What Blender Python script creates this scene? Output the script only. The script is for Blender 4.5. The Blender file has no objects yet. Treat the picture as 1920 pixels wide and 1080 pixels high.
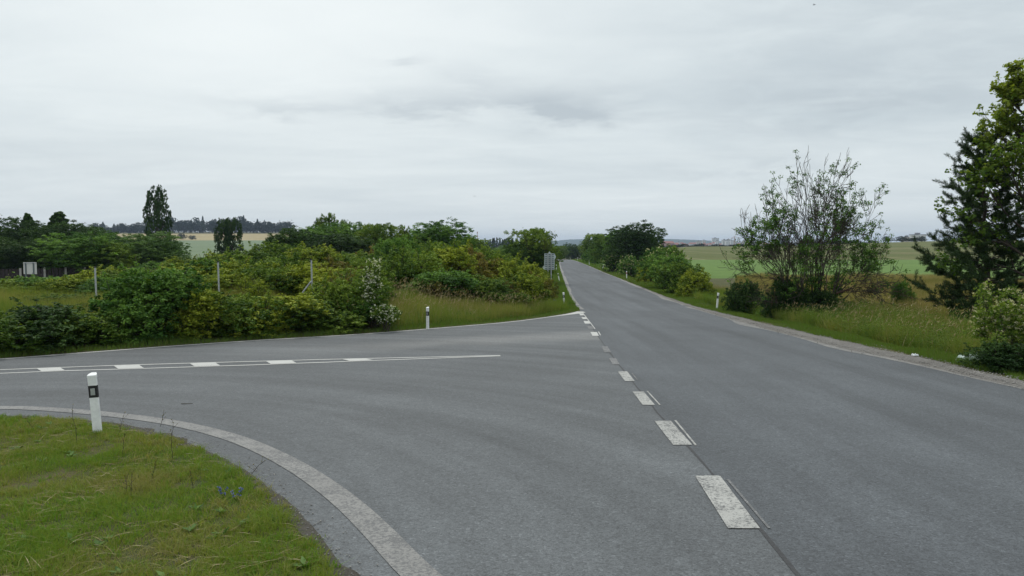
import bpy, bmesh, math, random
import numpy as np
from mathutils import Vector, Matrix
from mathutils.geometry import delaunay_2d_cdt

# ------------------------------------------------------------------ camera, sky, sun, exposure
SC = bpy.context.scene
COL = SC.collection
F = 1400.0                       # focal length in photo pixels (1920 wide)
HOR = 457.0                      # horizon row in the photo
CAMZ = 2.08
TH = math.atan((540 - HOR) / F)
cd = bpy.data.cameras.new("camera")
cam = bpy.data.objects.new("camera", cd)
COL.objects.link(cam)
cam.location = (0, 0, CAMZ)
cam.rotation_euler = (math.pi / 2 - TH, 0, 0)
cd.sensor_width = 36.0
cd.lens = F / 1920 * 36.0
cd.clip_start = 0.05
cd.clip_end = 30000
SC.camera = cam

SUN_EL, SUN_AZ = math.radians(56), math.radians(-25)     # azimuth from +Y towards +X
w = bpy.data.worlds.new("World")
SC.world = w
w.use_nodes = True
SC.view_settings.view_transform = 'Standard'
SC.view_settings.look = 'None'
SC.view_settings.exposure = 0.12
SC.view_settings.gamma = 1.0
SC.cycles.max_bounces = 6
SC.cycles.diffuse_bounces = 3
SC.cycles.glossy_bounces = 2
SC.cycles.transmission_bounces = 3
SC.cycles.volume_bounces = 0
SC.cycles.use_denoising = True
SC.cycles.use_adaptive_sampling = True


class NT:
    """tiny node-tree helper"""
    def __init__(s, tree):
        s.t = tree
        s.t.nodes.clear()

    def n(s, typ, ins=None, **kw):
        nd = s.t.nodes.new(typ)
        for k, v in kw.items():
            setattr(nd, k, v)
        for k, v in (ins or {}).items():
            s.put(nd.inputs[k], v)
        return nd

    def put(s, sock, v):
        if hasattr(v, 'links') or isinstance(v, bpy.types.NodeSocket):
            s.t.links.new(v, sock)
        elif isinstance(v, bpy.types.Node):
            s.t.links.new(v.outputs[0], sock)
        else:
            if isinstance(v, (tuple, list)) and len(v) == 3 and sock.type == 'RGBA':
                v = (*v, 1)
            sock.default_value = v

    def m(s, op, a, b=0.0, c=0.0, clamp=False):
        nd = s.n('ShaderNodeMath', operation=op, use_clamp=clamp)
        s.put(nd.inputs[0], a)
        s.put(nd.inputs[1], b)
        s.put(nd.inputs[2], c)
        return nd.outputs[0]

    def noise(s, vec, scale, detail=4, rough=0.5, dist=0.0):
        nd = s.n('ShaderNodeTexNoise', {'Scale': scale, 'Detail': detail, 'Roughness': rough, 'Distortion': dist})
        if vec is not None:
            s.put(nd.inputs['Vector'], vec)
        return nd.outputs['Fac']

    def ramp(s, fac, stops, interp='LINEAR'):
        nd = s.n('ShaderNodeValToRGB')
        cr = nd.color_ramp
        cr.interpolation = interp
        while len(cr.elements) < len(stops):
            cr.elements.new(0.5)
        for e, (p, c) in zip(cr.elements, stops):
            e.position = p
            e.color = (c, c, c, 1) if isinstance(c, (int, float)) else (*c, 1)
        s.put(nd.inputs[0], fac)
        return nd.outputs[0]

    def mix(s, fac, a, b, blend='MIX'):
        nd = s.n('ShaderNodeMix', data_type='RGBA', blend_type=blend)
        s.put(nd.inputs['Factor'], fac)
        s.put(nd.inputs['A'], a)
        s.put(nd.inputs['B'], b)
        return nd.outputs['Result']


def world_nodes():
    g = NT(w.node_tree)
    tc = g.n('ShaderNodeTexCoord').outputs['Generated']
    sep = g.n('ShaderNodeSeparateXYZ', {0: tc})
    x, y, z = sep.outputs[0], sep.outputs[1], sep.outputs[2]
    zz = g.m('ADD', g.m('MAXIMUM', z, 0.0), 0.10)
    pv = g.n('ShaderNodeCombineXYZ', {0: g.m('DIVIDE', x, zz), 1: g.m('DIVIDE', y, zz), 2: 0.0}).outputs[0]
    mp = g.n('ShaderNodeMapping', {'Vector': pv, 'Scale': (0.55, 1.0, 1.0), 'Rotation': (0, 0, math.radians(-18))}).outputs[0]
    n1 = g.noise(mp, 0.55, 6, 0.55, 0.6)          # broad veils
    n2 = g.noise(mp, 2.2, 7, 0.6, 0.8)            # finer wisps
    # azimuth / elevation of the view direction
    az = g.m('ARCTAN2', x, y)
    el = g.m('ARCSINE', z)
    wv = g.n('ShaderNodeCombineXYZ', {0: g.m('MULTIPLY', az, 7.0), 1: g.m('MULTIPLY', el, 26.0), 2: 0.0}).outputs[0]
    wn = g.noise(wv, 1.3, 7, 0.62, 0.3)
    wn2 = g.noise(wv, 0.6, 3, 0.5, 0.0)
    azd = g.m('ADD', az, g.m('MULTIPLY', g.m('SUBTRACT', wn2, 0.5), 0.25))
    eld = g.m('ADD', el, g.m('MULTIPLY', g.m('SUBTRACT', wn, 0.5), 0.085))

    def blob(a, e, sa, se, amp, soft=1.0):
        da = g.m('DIVIDE', g.m('SUBTRACT', azd, a), sa)
        de = g.m('DIVIDE', g.m('SUBTRACT', eld, e), se)
        r2 = g.m('ADD', g.m('MULTIPLY', da, da), g.m('MULTIPLY', de, de))
        return g.m('MULTIPLY', g.m('EXPONENT', g.m('MULTIPLY', r2, -soft)), amp)
    dark = None
    for b in ((-0.10, 0.185, 0.10, 0.020, 0.7), (0.06, 0.178, 0.09, 0.026, 1.2), (-0.255, 0.170, 0.10, 0.012, 0.5),
              (-0.14, 0.235, 0.04, 0.007, 0.45), (-0.05, 0.215, 0.06, 0.014, 0.35), (0.29, 0.100, 0.12, 0.016, 0.55),
              (0.40, 0.175, 0.17, 0.04, 0.5), (0.46, 0.26, 0.26, 0.10, 0.42), (-0.55, 0.10, 0.25, 0.03, 0.25)):
        v = blob(*b)
        dark = v if dark is None else g.m('ADD', dark, v)
    dark = g.m('MULTIPLY', dark, g.ramp(wn, [(0.36, 0.35), (0.58, 1.0)]))
    gauss = blob(-0.28, 0.27, 0.42, 0.16, 1.0)
    base = g.ramp(g.m('ADD', g.m('MULTIPLY', n1, 0.7), g.m('MULTIPLY', n2, 0.3)),
                  [(0.32, (0.53, 0.605, 0.645)), (0.50, (0.66, 0.73, 0.755)), (0.68, (0.80, 0.86, 0.87))])
    hz = g.ramp(el, [(0.0, 1.0), (0.16, 0.0)])
    c = g.mix(g.m('MULTIPLY', hz, 0.55), base, (0.66, 0.72, 0.76))
    c = g.mix(g.m('MULTIPLY', gauss, 0.7), c, (0.90, 0.945, 0.94))
    c = g.mix(g.m('MINIMUM', g.m('MULTIPLY', dark, 0.85), 0.8), c, (0.44, 0.50, 0.545))
    # the upper sky near the veiled sun is brighter
    up = g.ramp(el, [(0.35, 0.0), (0.75, 1.0)])
    c = g.mix(g.m('MULTIPLY', up, 0.6), c, (1.05, 1.11, 1.13))
    sky = g.n('ShaderNodeTexSky', sky_type='NISHITA', sun_disc=False, sun_elevation=SUN_EL,
              sun_rotation=SUN_AZ, air_density=1.0, dust_density=2.5)
    b1 = g.n('ShaderNodeBackground', {'Color': sky.outputs[0], 'Strength': 0.08})
    b2 = g.n('ShaderNodeBackground', {'Color': c, 'Strength': 1.0})
    mx = g.n('ShaderNodeMixShader', {0: 0.94, 1: b1.outputs[0], 2: b2.outputs[0]})
    g.n('ShaderNodeOutputWorld', {0: mx.outputs[0]})


world_nodes()
sd = bpy.data.lights.new("sun", 'SUN')
sd.energy = 1.5
sd.angle = math.radians(12)
sd.color = (1.0, 0.96, 0.90)
sun = bpy.data.objects.new("sun", sd)
COL.objects.link(sun)
_sv = Vector((math.sin(SUN_AZ) * math.cos(SUN_EL), math.cos(SUN_AZ) * math.cos(SUN_EL), math.sin(SUN_EL)))
sun.rotation_euler = _sv.to_track_quat('Z', 'Y').to_euler()
sun.location = (0, 0, 60)


# ------------------------------------------------------------------ helpers
def slope(row):
    r = (row - 540) / F
    return -(math.sin(TH) + r * math.cos(TH)) / (math.cos(TH) - r * math.sin(TH))


def colx(px, row, Y):
    r = (row - 540) / F
    return (px - 960) / F * Y / (math.cos(TH) - r * math.sin(TH))


def sm(a, b, v):
    t = np.clip((np.asarray(v, float) - a) / (b - a), 0, 1)
    return t * t * (3 - 2 * t)


def _h(i, j, s):
    v = np.sin(i * 127.1 + j * 311.7 + s * 74.7) * 43758.5453
    return v - np.floor(v)


def vnoise(x, y, sc, seed=0):
    x = np.asarray(x, float) / sc
    y = np.asarray(y, float) / sc
    i, j = np.floor(x), np.floor(y)
    u, v = x - i, y - j
    u, v = u * u * (3 - 2 * u), v * v * (3 - 2 * v)
    return (_h(i, j, seed) * (1 - u) * (1 - v) + _h(i + 1, j, seed) * u * (1 - v)
            + _h(i, j + 1, seed) * (1 - u) * v + _h(i + 1, j + 1, seed) * u * v)


# road profile (world z along +Y)
S0 = slope(508)
_py = np.arange(-80, 9001, 1.0)
_kp = [(-80, -80 * S0 * 0.6), (0, 0), (45, 45 * S0), (60, -1.83), (80, -1.98), (113, -2.22), (157, -2.52), (250, -3.25),
       (300, -4.3), (400, -7.5), (700, -12), (1500, -14), (9001, -15)]
_pz = np.interp(_py, [k[0] for k in _kp], [k[1] for k in _kp])
_pz = np.where(_py > 44, np.convolve(np.pad(_pz, 8, mode='edge'), np.ones(17) / 17, 'valid'), _pz)


def P(y):
    return np.interp(y, _py, _pz)


def G(px, row):
    """photo pixel -> point of the road surface"""
    s = slope(row)
    Y = CAMZ / (S0 - s) if row > 509 else 60.0
    if Y > 42 or row <= 509:
        ys = np.arange(20, 330, 0.25)
        d = CAMZ + s * ys - P(ys)
        k = np.argmax(d < 0)
        if d[k] >= 0:
            k = len(ys) - 1
        Y = ys[k]
    return (colx(px, row, Y), Y)


def setk(o, label=None, cat=None, group=None, kind=None):
    if label:
        o['label'] = label
    if cat:
        o['category'] = cat
    if group:
        o['group'] = group
    if kind:
        o['kind'] = kind
    return o


def np_mesh(name, V, faces_flat, nper, mats=None, attrs=None, smooth=False):
    """V: Nx3, faces_flat: flat vertex indices, nper: verts per face (int or array)"""
    me = bpy.data.meshes.new(name)
    V = np.asarray(V, np.float32)
    faces_flat = np.asarray(faces_flat, np.int32).ravel()
    if np.isscalar(nper):
        nf = len(faces_flat) // nper
        tot = np.full(nf, nper, np.int32)
    else:
        tot = np.asarray(nper, np.int32)
        nf = len(tot)
    st = np.concatenate(([0], np.cumsum(tot)[:-1])).astype(np.int32)
    me.vertices.add(len(V))
    me.vertices.foreach_set('co', V.ravel())
    me.loops.add(len(faces_flat))
    me.loops.foreach_set('vertex_index', faces_flat)
    me.polygons.add(nf)
    me.polygons.foreach_set('loop_start', st)
    me.polygons.foreach_set('loop_total', tot)
    for k, a in (attrs or {}).items():
        at = me.attributes.new(k, 'FLOAT', 'POINT')
        at.data.foreach_set('value', np.asarray(a, np.float32))
    if mats:
        for m_ in (mats if isinstance(mats, list) else [mats]):
            me.materials.append(m_)
    me.update(calc_edges=True)
    if smooth:
        me.polygons.foreach_set('use_smooth', np.ones(nf, bool))
    return me


def link(name, data, parent=None, loc=None, rot=None, scale=None):
    o = bpy.data.objects.new(name, data)
    COL.objects.link(o)
    if parent:
        o.parent = parent
    if loc is not None:
        o.location = loc
    if rot is not None:
        o.rotation_euler = rot
    if scale is not None:
        o.scale = scale
    return o


class MB:
    """collects simple solids into one mesh"""
    def __init__(s):
        s.v, s.f, s.mi = [], [], []

    def add(s, vs, fs, mi=0):
        b = len(s.v)
        s.v += [tuple(v) for v in vs]
        s.f += [tuple(i + b for i in f) for f in fs]
        s.mi += [mi] * len(fs)
        return s

    def box(s, x0, x1, y0, y1, z0, z1, mi=0):
        return s.add([(x0, y0, z0), (x1, y0, z0), (x1, y1, z0), (x0, y1, z0), (x0, y0, z1), (x1, y0, z1), (x1, y1, z1), (x0, y1, z1)],
                     [(0, 3, 2, 1), (4, 5, 6, 7), (0, 1, 5, 4), (1, 2, 6, 5), (2, 3, 7, 6), (3, 0, 4, 7)], mi)

    def tube(s, p0, p1, r0, r1=None, n=10, mi=0):
        r1 = r0 if r1 is None else r1
        p0, p1 = Vector(p0), Vector(p1)
        d = (p1 - p0).normalized()
        a = d.orthogonal().normalized()
        b = d.cross(a)
        vs = []
        for p, r in ((p0, r0), (p1, r1)):
            for k in range(n):
                t = 2 * math.pi * k / n
                vs.append(p + (a * math.cos(t) + b * math.sin(t)) * r)
        fs = [(k, (k + 1) % n, n + (k + 1) % n, n + k) for k in range(n)] + [tuple(range(n))[::-1], tuple(range(n, 2 * n))]
        return s.add(vs, fs, mi)

    def loft(s, rings, mi=0, cap=True):
        n = len(rings[0])
        vs = [p for r in rings for p in r]
        fs = []
        for i in range(len(rings) - 1):
            for k in range(n):
                a, b = i * n + k, i * n + (k + 1) % n
                fs.append((a, b, b + n, a + n))
        if cap:
            fs += [tuple(range(n))[::-1], tuple(range(len(vs) - n, len(vs)))]
        return s.add(vs, fs, mi)

    def prism(s, pts, y0, y1, mi=0):
        """pts in XZ, extruded along y"""
        n = len(pts)
        vs = [(x, y0, z) for x, z in pts] + [(x, y1, z) for x, z in pts]
        fs = [tuple(range(n)), tuple(range(n, 2 * n))[::-1]] + [(k, n + k, n + (k + 1) % n, (k + 1) % n) for k in range(n)]
        return s.add(vs, fs, mi)

    def build(s, name, mats, parent=None, bevel=0, smooth=False, **kw):
        me = bpy.data.meshes.new(name)
        me.from_pydata(s.v, [], s.f)
        for m_ in (mats if isinstance(mats, list) else [mats]):
            me.materials.append(m_)
        me.polygons.foreach_set('material_index', s.mi)
        bm = bmesh.new()
        bm.from_mesh(me)
        bmesh.ops.recalc_face_normals(bm, faces=bm.faces)
        if bevel:
            bmesh.ops.bevel(bm, geom=bm.edges[:], offset=bevel, segments=2, affect='EDGES', profile=0.6)
        bm.to_mesh(me)
        bm.free()
        if smooth:
            me.polygons.foreach_set('use_smooth', [True] * len(me.polygons))
        return link(name, me, parent, **kw)


def thing(name, label, cat, loc=(0, 0, 0), rz=0.0, group=None, scale=None):
    o = link(name, None, None, loc, (0, 0, rz), scale)
    return setk(o, label, cat, group)


def copy_tree(src, parent=None):
    c = src.copy()
    COL.objects.link(c)
    if parent:
        c.parent = parent
        c.matrix_parent_inverse = src.matrix_parent_inverse.copy()
    for ch in list(src.children):
        copy_tree(ch, c)
    return c


# ------------------------------------------------------------------ materials
def mat(name):
    m_ = bpy.data.materials.new(name)
    m_.use_nodes = True
    return m_, NT(m_.node_tree)


def principled(g, color, rough=0.6, bump=None, bstr=0.3, bdist=0.01, **extra):
    p = g.n('ShaderNodeBsdfPrincipled', {'Base Color': color, 'Roughness': rough})
    for k, v in extra.items():
        g.put(p.inputs[k.replace('_', ' ')], v)
    if bump is not None:
        b = g.n('ShaderNodeBump', {'Strength': bstr, 'Distance': bdist, 'Height': bump})
        g.put(p.inputs['Normal'], b.outputs[0])
    g.n('ShaderNodeOutputMaterial', {0: p.outputs[0]})
    return p


def simple(name, c, rough=0.5, metal=0.0, var=0.12, sc=8.0):
    m_, g = mat(name)
    tc = g.n('ShaderNodeTexCoord').outputs['Object']
    n = g.noise(tc, sc, 5, 0.6)
    col = g.mix(g.ramp(n, [(0.3, 0.0), (0.7, 1.0)]), tuple(v * (1 - var) for v in c), tuple(min(1, v * (1 + var)) for v in c))
    principled(g, col, rough, n, 0.1, 0.002, Metallic=metal)
    return m_


def asphalt(name, base, turn):
    m_, g = mat(name)
    pos = g.n('ShaderNodeNewGeometry').outputs['Position']
    sp = g.n('ShaderNodeSeparateXYZ', {0: pos})
    x, y = sp.outputs[0], sp.outputs[1]
    fine = g.noise(pos, 75, 3, 0.7)
    vor = g.n('ShaderNodeTexVoronoi', {'Vector': pos, 'Scale': 62.0}).outputs['Distance']
    vcol = g.n('ShaderNodeTexVoronoi', {'Vector': pos, 'Scale': 48.0})
    stone = g.n('ShaderNodeSeparateColor', {0: vcol.outputs['Color']}).outputs[0]
    med = g.noise(pos, 7, 4, 0.6)
    big = g.noise(pos, 0.35, 4, 0.55, 0.5)
    if turn:
        # tyre polishing follows the turning curve round the corner
        dx, dy = g.m('SUBTRACT', x, -8.7), g.m('SUBTRACT', y, 3.0)
        r = g.m('SQRT', g.m('ADD', g.m('MULTIPLY', dx, dx), g.m('MULTIPLY', dy, dy)))
        a = g.m('ARCTAN2', dx, dy)
        sv = g.n('ShaderNodeCombineXYZ', {0: g.m('MULTIPLY', r, 1.0), 1: g.m('MULTIPLY', a, 1.1), 2: 0.0}).outputs[0]
    else:
        sv = g.n('ShaderNodeCombineXYZ', {0: g.m('ADD', x, g.m('MULTIPLY', y, -0.02)), 1: g.m('MULTIPLY', y, 0.05), 2: 0.0}).outputs[0]
    streak = g.noise(sv, 1.1, 5, 0.6)
    f1 = g.ramp(fine, [(0.32, 0.50), (0.5, 1.0), (0.70, 1.42)])
    f2 = g.ramp(stone, [(0.0, 0.70), (0.5, 1.0), (0.93, 1.08), (1.0, 1.45)])
    f3 = g.ramp(streak, [(0.30, 0.72), (0.48, 0.96), (0.70, 1.24)])
    f4 = g.ramp(big, [(0.3, 0.86), (0.7, 1.10)])
    f5 = g.ramp(med, [(0.3, 0.93), (0.7, 1.06)])
    tot = g.m('MULTIPLY', g.m('MULTIPLY', g.m('MULTIPLY', f1, f2), f3), g.m('MULTIPLY', f4, f5))
    col = g.n('ShaderNodeVectorMath', {0: base, 1: g.n('ShaderNodeCombineXYZ', {0: tot, 1: tot, 2: tot}).outputs[0]}, operation='MULTIPLY').outputs[0]
    if turn:
        # pale dust swept into a band across the mouth of the side road
        bx = g.m('ADD', x, 0.0)
        line = g.m('SUBTRACT', y, g.m('ADD', 22.6, g.m('MULTIPLY', bx, 0.55)))
        wob = g.m('ADD', line, g.m('MULTIPLY', g.m('SUBTRACT', g.noise(pos, 0.5, 4, 0.6), 0.5), 3.0))
        band = g.m('EXPONENT', g.m('MULTIPLY', g.m('MULTIPLY', wob, wob), -0.55))
        rng = g.m('MULTIPLY', g.ramp(g.m('DIVIDE', g.m('ADD', x, 9.0), 12.0), [(0.1, 0.0), (0.7, 1.0)]), band)
        dn = g.ramp(g.noise(pos, 22, 5, 0.75), [(0.40, 0.2), (0.62, 1.0)])
        col = g.mix(g.m('MULTIPLY', g.m('MULTIPLY', rng, dn), 0.55), col, (0.30, 0.295, 0.28))
    # dust along the outer edges of the main road
    h = g.m('SUBTRACT', g.m('ADD', g.m('MULTIPLY', vor, 0.8), g.m('MULTIPLY', fine, 0.5)), 0.0)
    principled(g, col, g.ramp(fine, [(0.3, 0.72), (0.7, 0.92)]), h, 0.55, 0.006)
    return m_


def road_paint(name, wear, c=(0.62, 0.62, 0.58)):
    m_, g = mat(name)
    pos = g.n('ShaderNodeNewGeometry').outputs['Position']
    fine = g.noise(pos, 32, 6, 0.85)
    med = g.noise(pos, 4, 4, 0.6)
    t = g.m('ADD', g.m('MULTIPLY', fine, 0.75), g.m('MULTIPLY', med, 0.25))
    k = g.ramp(t, [(wear - 0.035, 0.0), (wear + 0.035, 1.0)])
    tint = g.ramp(g.noise(pos, 1.7, 4, 0.6), [(0.3, 0.82), (0.7, 1.0)])
    cc = g.mix(1.0, c, tint, 'MULTIPLY')
    col = g.mix(k, (0.11, 0.112, 0.112), cc)
    principled(g, col, 0.75, fine, 0.4, 0.004)
    return m_


def ground_mat(name, cols, scales=(0.25, 3.0, 40.0), bump=0.6):
    m_, g = mat(name)
    pos = g.n('ShaderNodeNewGeometry').outputs['Position']
    n1 = g.noise(pos, scales[0], 5, 0.6)
    n2 = g.noise(pos, scales[1], 5, 0.65)
    n3 = g.noise(pos, scales[2], 4, 0.7)
    c = g.ramp(g.m('ADD', g.m('MULTIPLY', n1, 0.45), g.m('MULTIPLY', n2, 0.55)), [(0.36, cols[0]), (0.50, cols[1]), (0.64, cols[2])])
    c = g.mix(g.ramp(n3, [(0.35, 0.0), (0.65, 0.45)]), c, tuple(v * 0.55 for v in cols[1]))
    principled(g, c, 0.95, n3, bump, 0.03, Specular_IOR_Level=0.15)
    return m_


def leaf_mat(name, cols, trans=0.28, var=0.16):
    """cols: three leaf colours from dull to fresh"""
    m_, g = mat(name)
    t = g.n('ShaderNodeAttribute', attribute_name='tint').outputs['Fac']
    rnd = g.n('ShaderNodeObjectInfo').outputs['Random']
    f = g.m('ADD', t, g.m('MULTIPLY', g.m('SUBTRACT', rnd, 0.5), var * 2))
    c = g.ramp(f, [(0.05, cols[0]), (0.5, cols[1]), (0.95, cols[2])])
    d = g.n('ShaderNodeBsdfPrincipled', {'Base Color': c, 'Roughness': 0.62, 'Specular IOR Level': 0.10})
    tl = g.n('ShaderNodeBsdfTranslucent', {'Color': g.mix(1.0, c, (1.25, 1.3, 0.5), 'MULTIPLY')})
    mx = g.n('ShaderNodeMixShader', {0: trans, 1: d.outputs[0], 2: tl.outputs[0]})
    g.n('ShaderNodeOutputMaterial', {0: mx.outputs[0]})
    return m_


M = {}
M['asphalt_main'] = asphalt('asphalt_main', (0.080, 0.089, 0.097), False)
M['asphalt_side'] = asphalt('asphalt_side', (0.091, 0.099, 0.104), True)
M['paint_worn'] = road_paint('paint_worn', 0.495, (0.235, 0.232, 0.22))
M['paint_dash'] = road_paint('paint_dash', 0.475, (0.40, 0.40, 0.375))
M['paint_faint'] = road_paint('paint_faint', 0.56, (0.36, 0.36, 0.36))
M['paint_clean'] = road_paint('paint_clean', 0.40, (0.50, 0.50, 0.475))
M['dust'] = road_paint('dust', 0.50, (0.26, 0.25, 0.23))
M['seam'] = simple('seam', (0.035, 0.036, 0.038), 0.8, 0, 0.3, 30)
M['verge'] = ground_mat('verge', [(0.135, 0.105, 0.062), (0.085, 0.088, 0.036), (0.05, 0.075, 0.022)], (0.5, 5.0, 60))
M['soil'] = ground_mat('soil', [(0.075, 0.068, 0.055), (0.11, 0.10, 0.085), (0.15, 0.14, 0.12)], (1.5, 14.0, 60), 1.0)
M['gravel'] = ground_mat('gravel', [(0.15, 0.14, 0.125), (0.21, 0.20, 0.185), (0.27, 0.26, 0.24)], (0.8, 12.0, 45), 1.0)
M['field_green'] = ground_mat('field_green', [(0.095, 0.16, 0.036), (0.115, 0.195, 0.045), (0.14, 0.225, 0.055)], (0.03, 0.35, 2.0))
M['field_pale'] = ground_mat('field_pale', [(0.14, 0.19, 0.105), (0.155, 0.205, 0.115), (0.17, 0.22, 0.125)], (0.004, 0.02, 0.2), 0.2)
M['field_yellow'] = ground_mat('field_yellow', [(0.30, 0.25, 0.13), (0.35, 0.29, 0.155), (0.39, 0.33, 0.185)], (0.004, 0.02, 0.2), 0.2)
M['hill'] = ground_mat('hill', [(0.025, 0.045, 0.022), (0.035, 0.06, 0.028), (0.05, 0.075, 0.035)], (0.002, 0.008, 0.03), 0.3)


def olive_mat():
    m_, g = mat('field_olive')
    pos = g.n('ShaderNodeNewGeometry').outputs['Position']
    n1 = g.noise(pos, 0.02, 4, 0.6)
    n2 = g.noise(pos, 0.3, 5, 0.7)
    st = g.n('ShaderNodeMapping', {'Vector': pos, 'Rotation': (0, 0, math.radians(12)), 'Scale': (0.01, 0.14, 1)}).outputs[0]
    n3 = g.noise(st, 1.0, 3, 0.5)
    c = g.ramp(g.m('ADD', g.m('MULTIPLY', n2, 0.4), g.m('MULTIPLY', n3, 0.6)), [(0.35, (0.075, 0.092, 0.022)), (0.52, (0.098, 0.112, 0.032)), (0.66, (0.14, 0.132, 0.052))])
    c = g.mix(g.ramp(n1, [(0.54, 0.0), (0.66, 0.6)]), c, (0.20, 0.165, 0.095))
    # sprayer tracks running up the slope
    sp = g.n('ShaderNodeSeparateXYZ', {0: pos})
    u = g.m('ADD', sp.outputs[0], g.m('MULTIPLY', sp.outputs[1], 0.10))
    fr = g.m('ABSOLUTE', g.m('SUBTRACT', g.m('FRACT', g.m('DIVIDE', u, 36.0)), 0.5))
    tr = g.ramp(fr, [(0.0, 1.0), (0.028, 0.0)])
    c = g.mix(g.m('MULTIPLY', g.m('MULTIPLY', tr, g.ramp(n2, [(0.35, 0.4), (0.6, 1.0)])), 0.8), c, (0.34, 0.30, 0.18))
    principled(g, c, 0.95, n2, 0.4, 0.05, Specular_IOR_Level=0.15)
    return m_


M['field_olive'] = olive_mat()
M['leaf_mid'] = leaf_mat('leaf_mid', [(0.037, 0.083, 0.013), (0.094, 0.166, 0.022), (0.206, 0.281, 0.043)])
M['leaf_yellow'] = leaf_mat('leaf_yellow', [(0.060, 0.110, 0.012), (0.150, 0.208, 0.022), (0.312, 0.355, 0.041)])
M['leaf_green'] = leaf_mat('leaf_green', [(0.037, 0.096, 0.018), (0.090, 0.181, 0.033), (0.175, 0.300, 0.057)])
M['leaf_rust'] = leaf_mat('leaf_rust', [(0.083, 0.090, 0.018), (0.132, 0.140, 0.024), (0.220, 0.168, 0.042)])
M['leaf_dark'] = leaf_mat('leaf_dark', [(0.014, 0.039, 0.010), (0.034, 0.073, 0.017), (0.070, 0.129, 0.031)], 0.18)
M['leaf_fresh'] = leaf_mat('leaf_fresh', [(0.066, 0.128, 0.037), (0.113, 0.196, 0.055), (0.171, 0.270, 0.079)])
M['leaf_far'] = leaf_mat('leaf_far', [(0.014, 0.030, 0.016), (0.024, 0.046, 0.022), (0.038, 0.064, 0.028)], 0.12)
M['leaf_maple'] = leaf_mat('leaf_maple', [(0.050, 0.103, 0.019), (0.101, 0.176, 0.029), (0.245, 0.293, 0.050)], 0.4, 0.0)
M['needle'] = leaf_mat('needle', [(0.018, 0.040, 0.014), (0.039, 0.073, 0.025), (0.081, 0.129, 0.046)], 0.1, 0.0)
M['petal'] = leaf_mat('petal', [(0.62, 0.62, 0.52), (0.72, 0.72, 0.64), (0.80, 0.80, 0.76)], 0.3, 0.0)
M['petal_cream'] = leaf_mat('petal_cream', [(0.40, 0.39, 0.24), (0.52, 0.50, 0.33), (0.60, 0.58, 0.42)], 0.3, 0.0)
M['petal_blue'] = leaf_mat('petal_blue', [(0.08, 0.10, 0.35), (0.12, 0.15, 0.45), (0.2, 0.22, 0.55)], 0.2, 0.0)
M['petal_purple'] = leaf_mat('petal_purple', [(0.09, 0.07, 0.20), (0.13, 0.11, 0.28), (0.18, 0.16, 0.34)], 0.2, 0.0)
M['grass'] = leaf_mat('grass', [(0.270, 0.252, 0.098), (0.190, 0.246, 0.039), (0.121, 0.229, 0.030)], 0.35, 0.0)
M['grass_verge'] = leaf_mat('grass_verge', [(0.13, 0.14, 0.040), (0.105, 0.165, 0.032), (0.105, 0.205, 0.034)], 0.35, 0.0)
M['grass_tall'] = leaf_mat('grass_tall', [(0.258, 0.240, 0.084), (0.174, 0.228, 0.047), (0.101, 0.177, 0.031)], 0.35, 0.0)
M['grass_brown'] = leaf_mat('grass_brown', [(0.32, 0.26, 0.13), (0.22, 0.19, 0.070), (0.13, 0.15, 0.042)], 0.35, 0.0)
M['bark'] = simple('bark', (0.050, 0.040, 0.030), 0.9, 0, 0.35, 20)
M['bark_red'] = simple('bark_red', (0.085, 0.048, 0.032), 0.9, 0, 0.35, 20)
M['white_plastic'] = simple('white_plastic', (0.78, 0.79, 0.78), 0.5, 0, 0.12, 14)
M['black'] = simple('black', (0.012, 0.012, 0.013), 0.5, 0, 0.2)
M['reflector'] = simple('reflector', (0.38, 0.40, 0.40), 0.25, 0.2, 0.1, 60)
M['red'] = simple('red', (0.45, 0.09, 0.05), 0.5)
M['galv'] = simple('galv', (0.42, 0.44, 0.45), 0.5, 0.35, 0.18, 15)
M['sign_back'] = simple('sign_back', (0.46, 0.52, 0.52), 0.45, 0.2, 0.08, 4)
M['sign_rib'] = simple('sign_rib', (0.13, 0.16, 0.17), 0.6, 0.2, 0.1, 4)
M['fence_dark'] = simple('fence_dark', (0.024, 0.017, 0.018), 0.8, 0, 0.2, 3)
M['concrete'] = simple('concrete', (0.33, 0.32, 0.30), 0.9, 0, 0.15, 5)
M['wall_white'] = simple('wall_white', (0.62, 0.62, 0.60), 0.85, 0, 0.06, 0.1)
M['wall_cream'] = simple('wall_cream', (0.50, 0.45, 0.36), 0.85, 0, 0.06, 0.1)
M['wall_red'] = simple('wall_red', (0.42, 0.19, 0.12), 0.85, 0, 0.1, 0.1)
M['roof_red'] = simple('roof_red', (0.30, 0.10, 0.06), 0.85, 0, 0.15, 0.3)
M['roof_grey'] = simple('roof_grey', (0.20, 0.20, 0.21), 0.85, 0, 0.15, 0.3)
M['glass'] = simple('glass', (0.05, 0.06, 0.07), 0.2, 0, 0.2, 1)
M['crane'] = simple('crane', (0.35, 0.16, 0.05), 0.6)
M['bag'] = simple('bag', (0.50, 0.60, 0.56), 0.35, 0, 0.12, 30)
M['paper'] = simple('paper', (0.72, 0.74, 0.74), 0.7, 0, 0.08, 30)
M['bird'] = simple('bird', (0.03, 0.03, 0.035), 0.7)
M['stone'] = simple('stone', (0.25, 0.24, 0.225), 0.95, 0, 0.4, 3)

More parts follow.
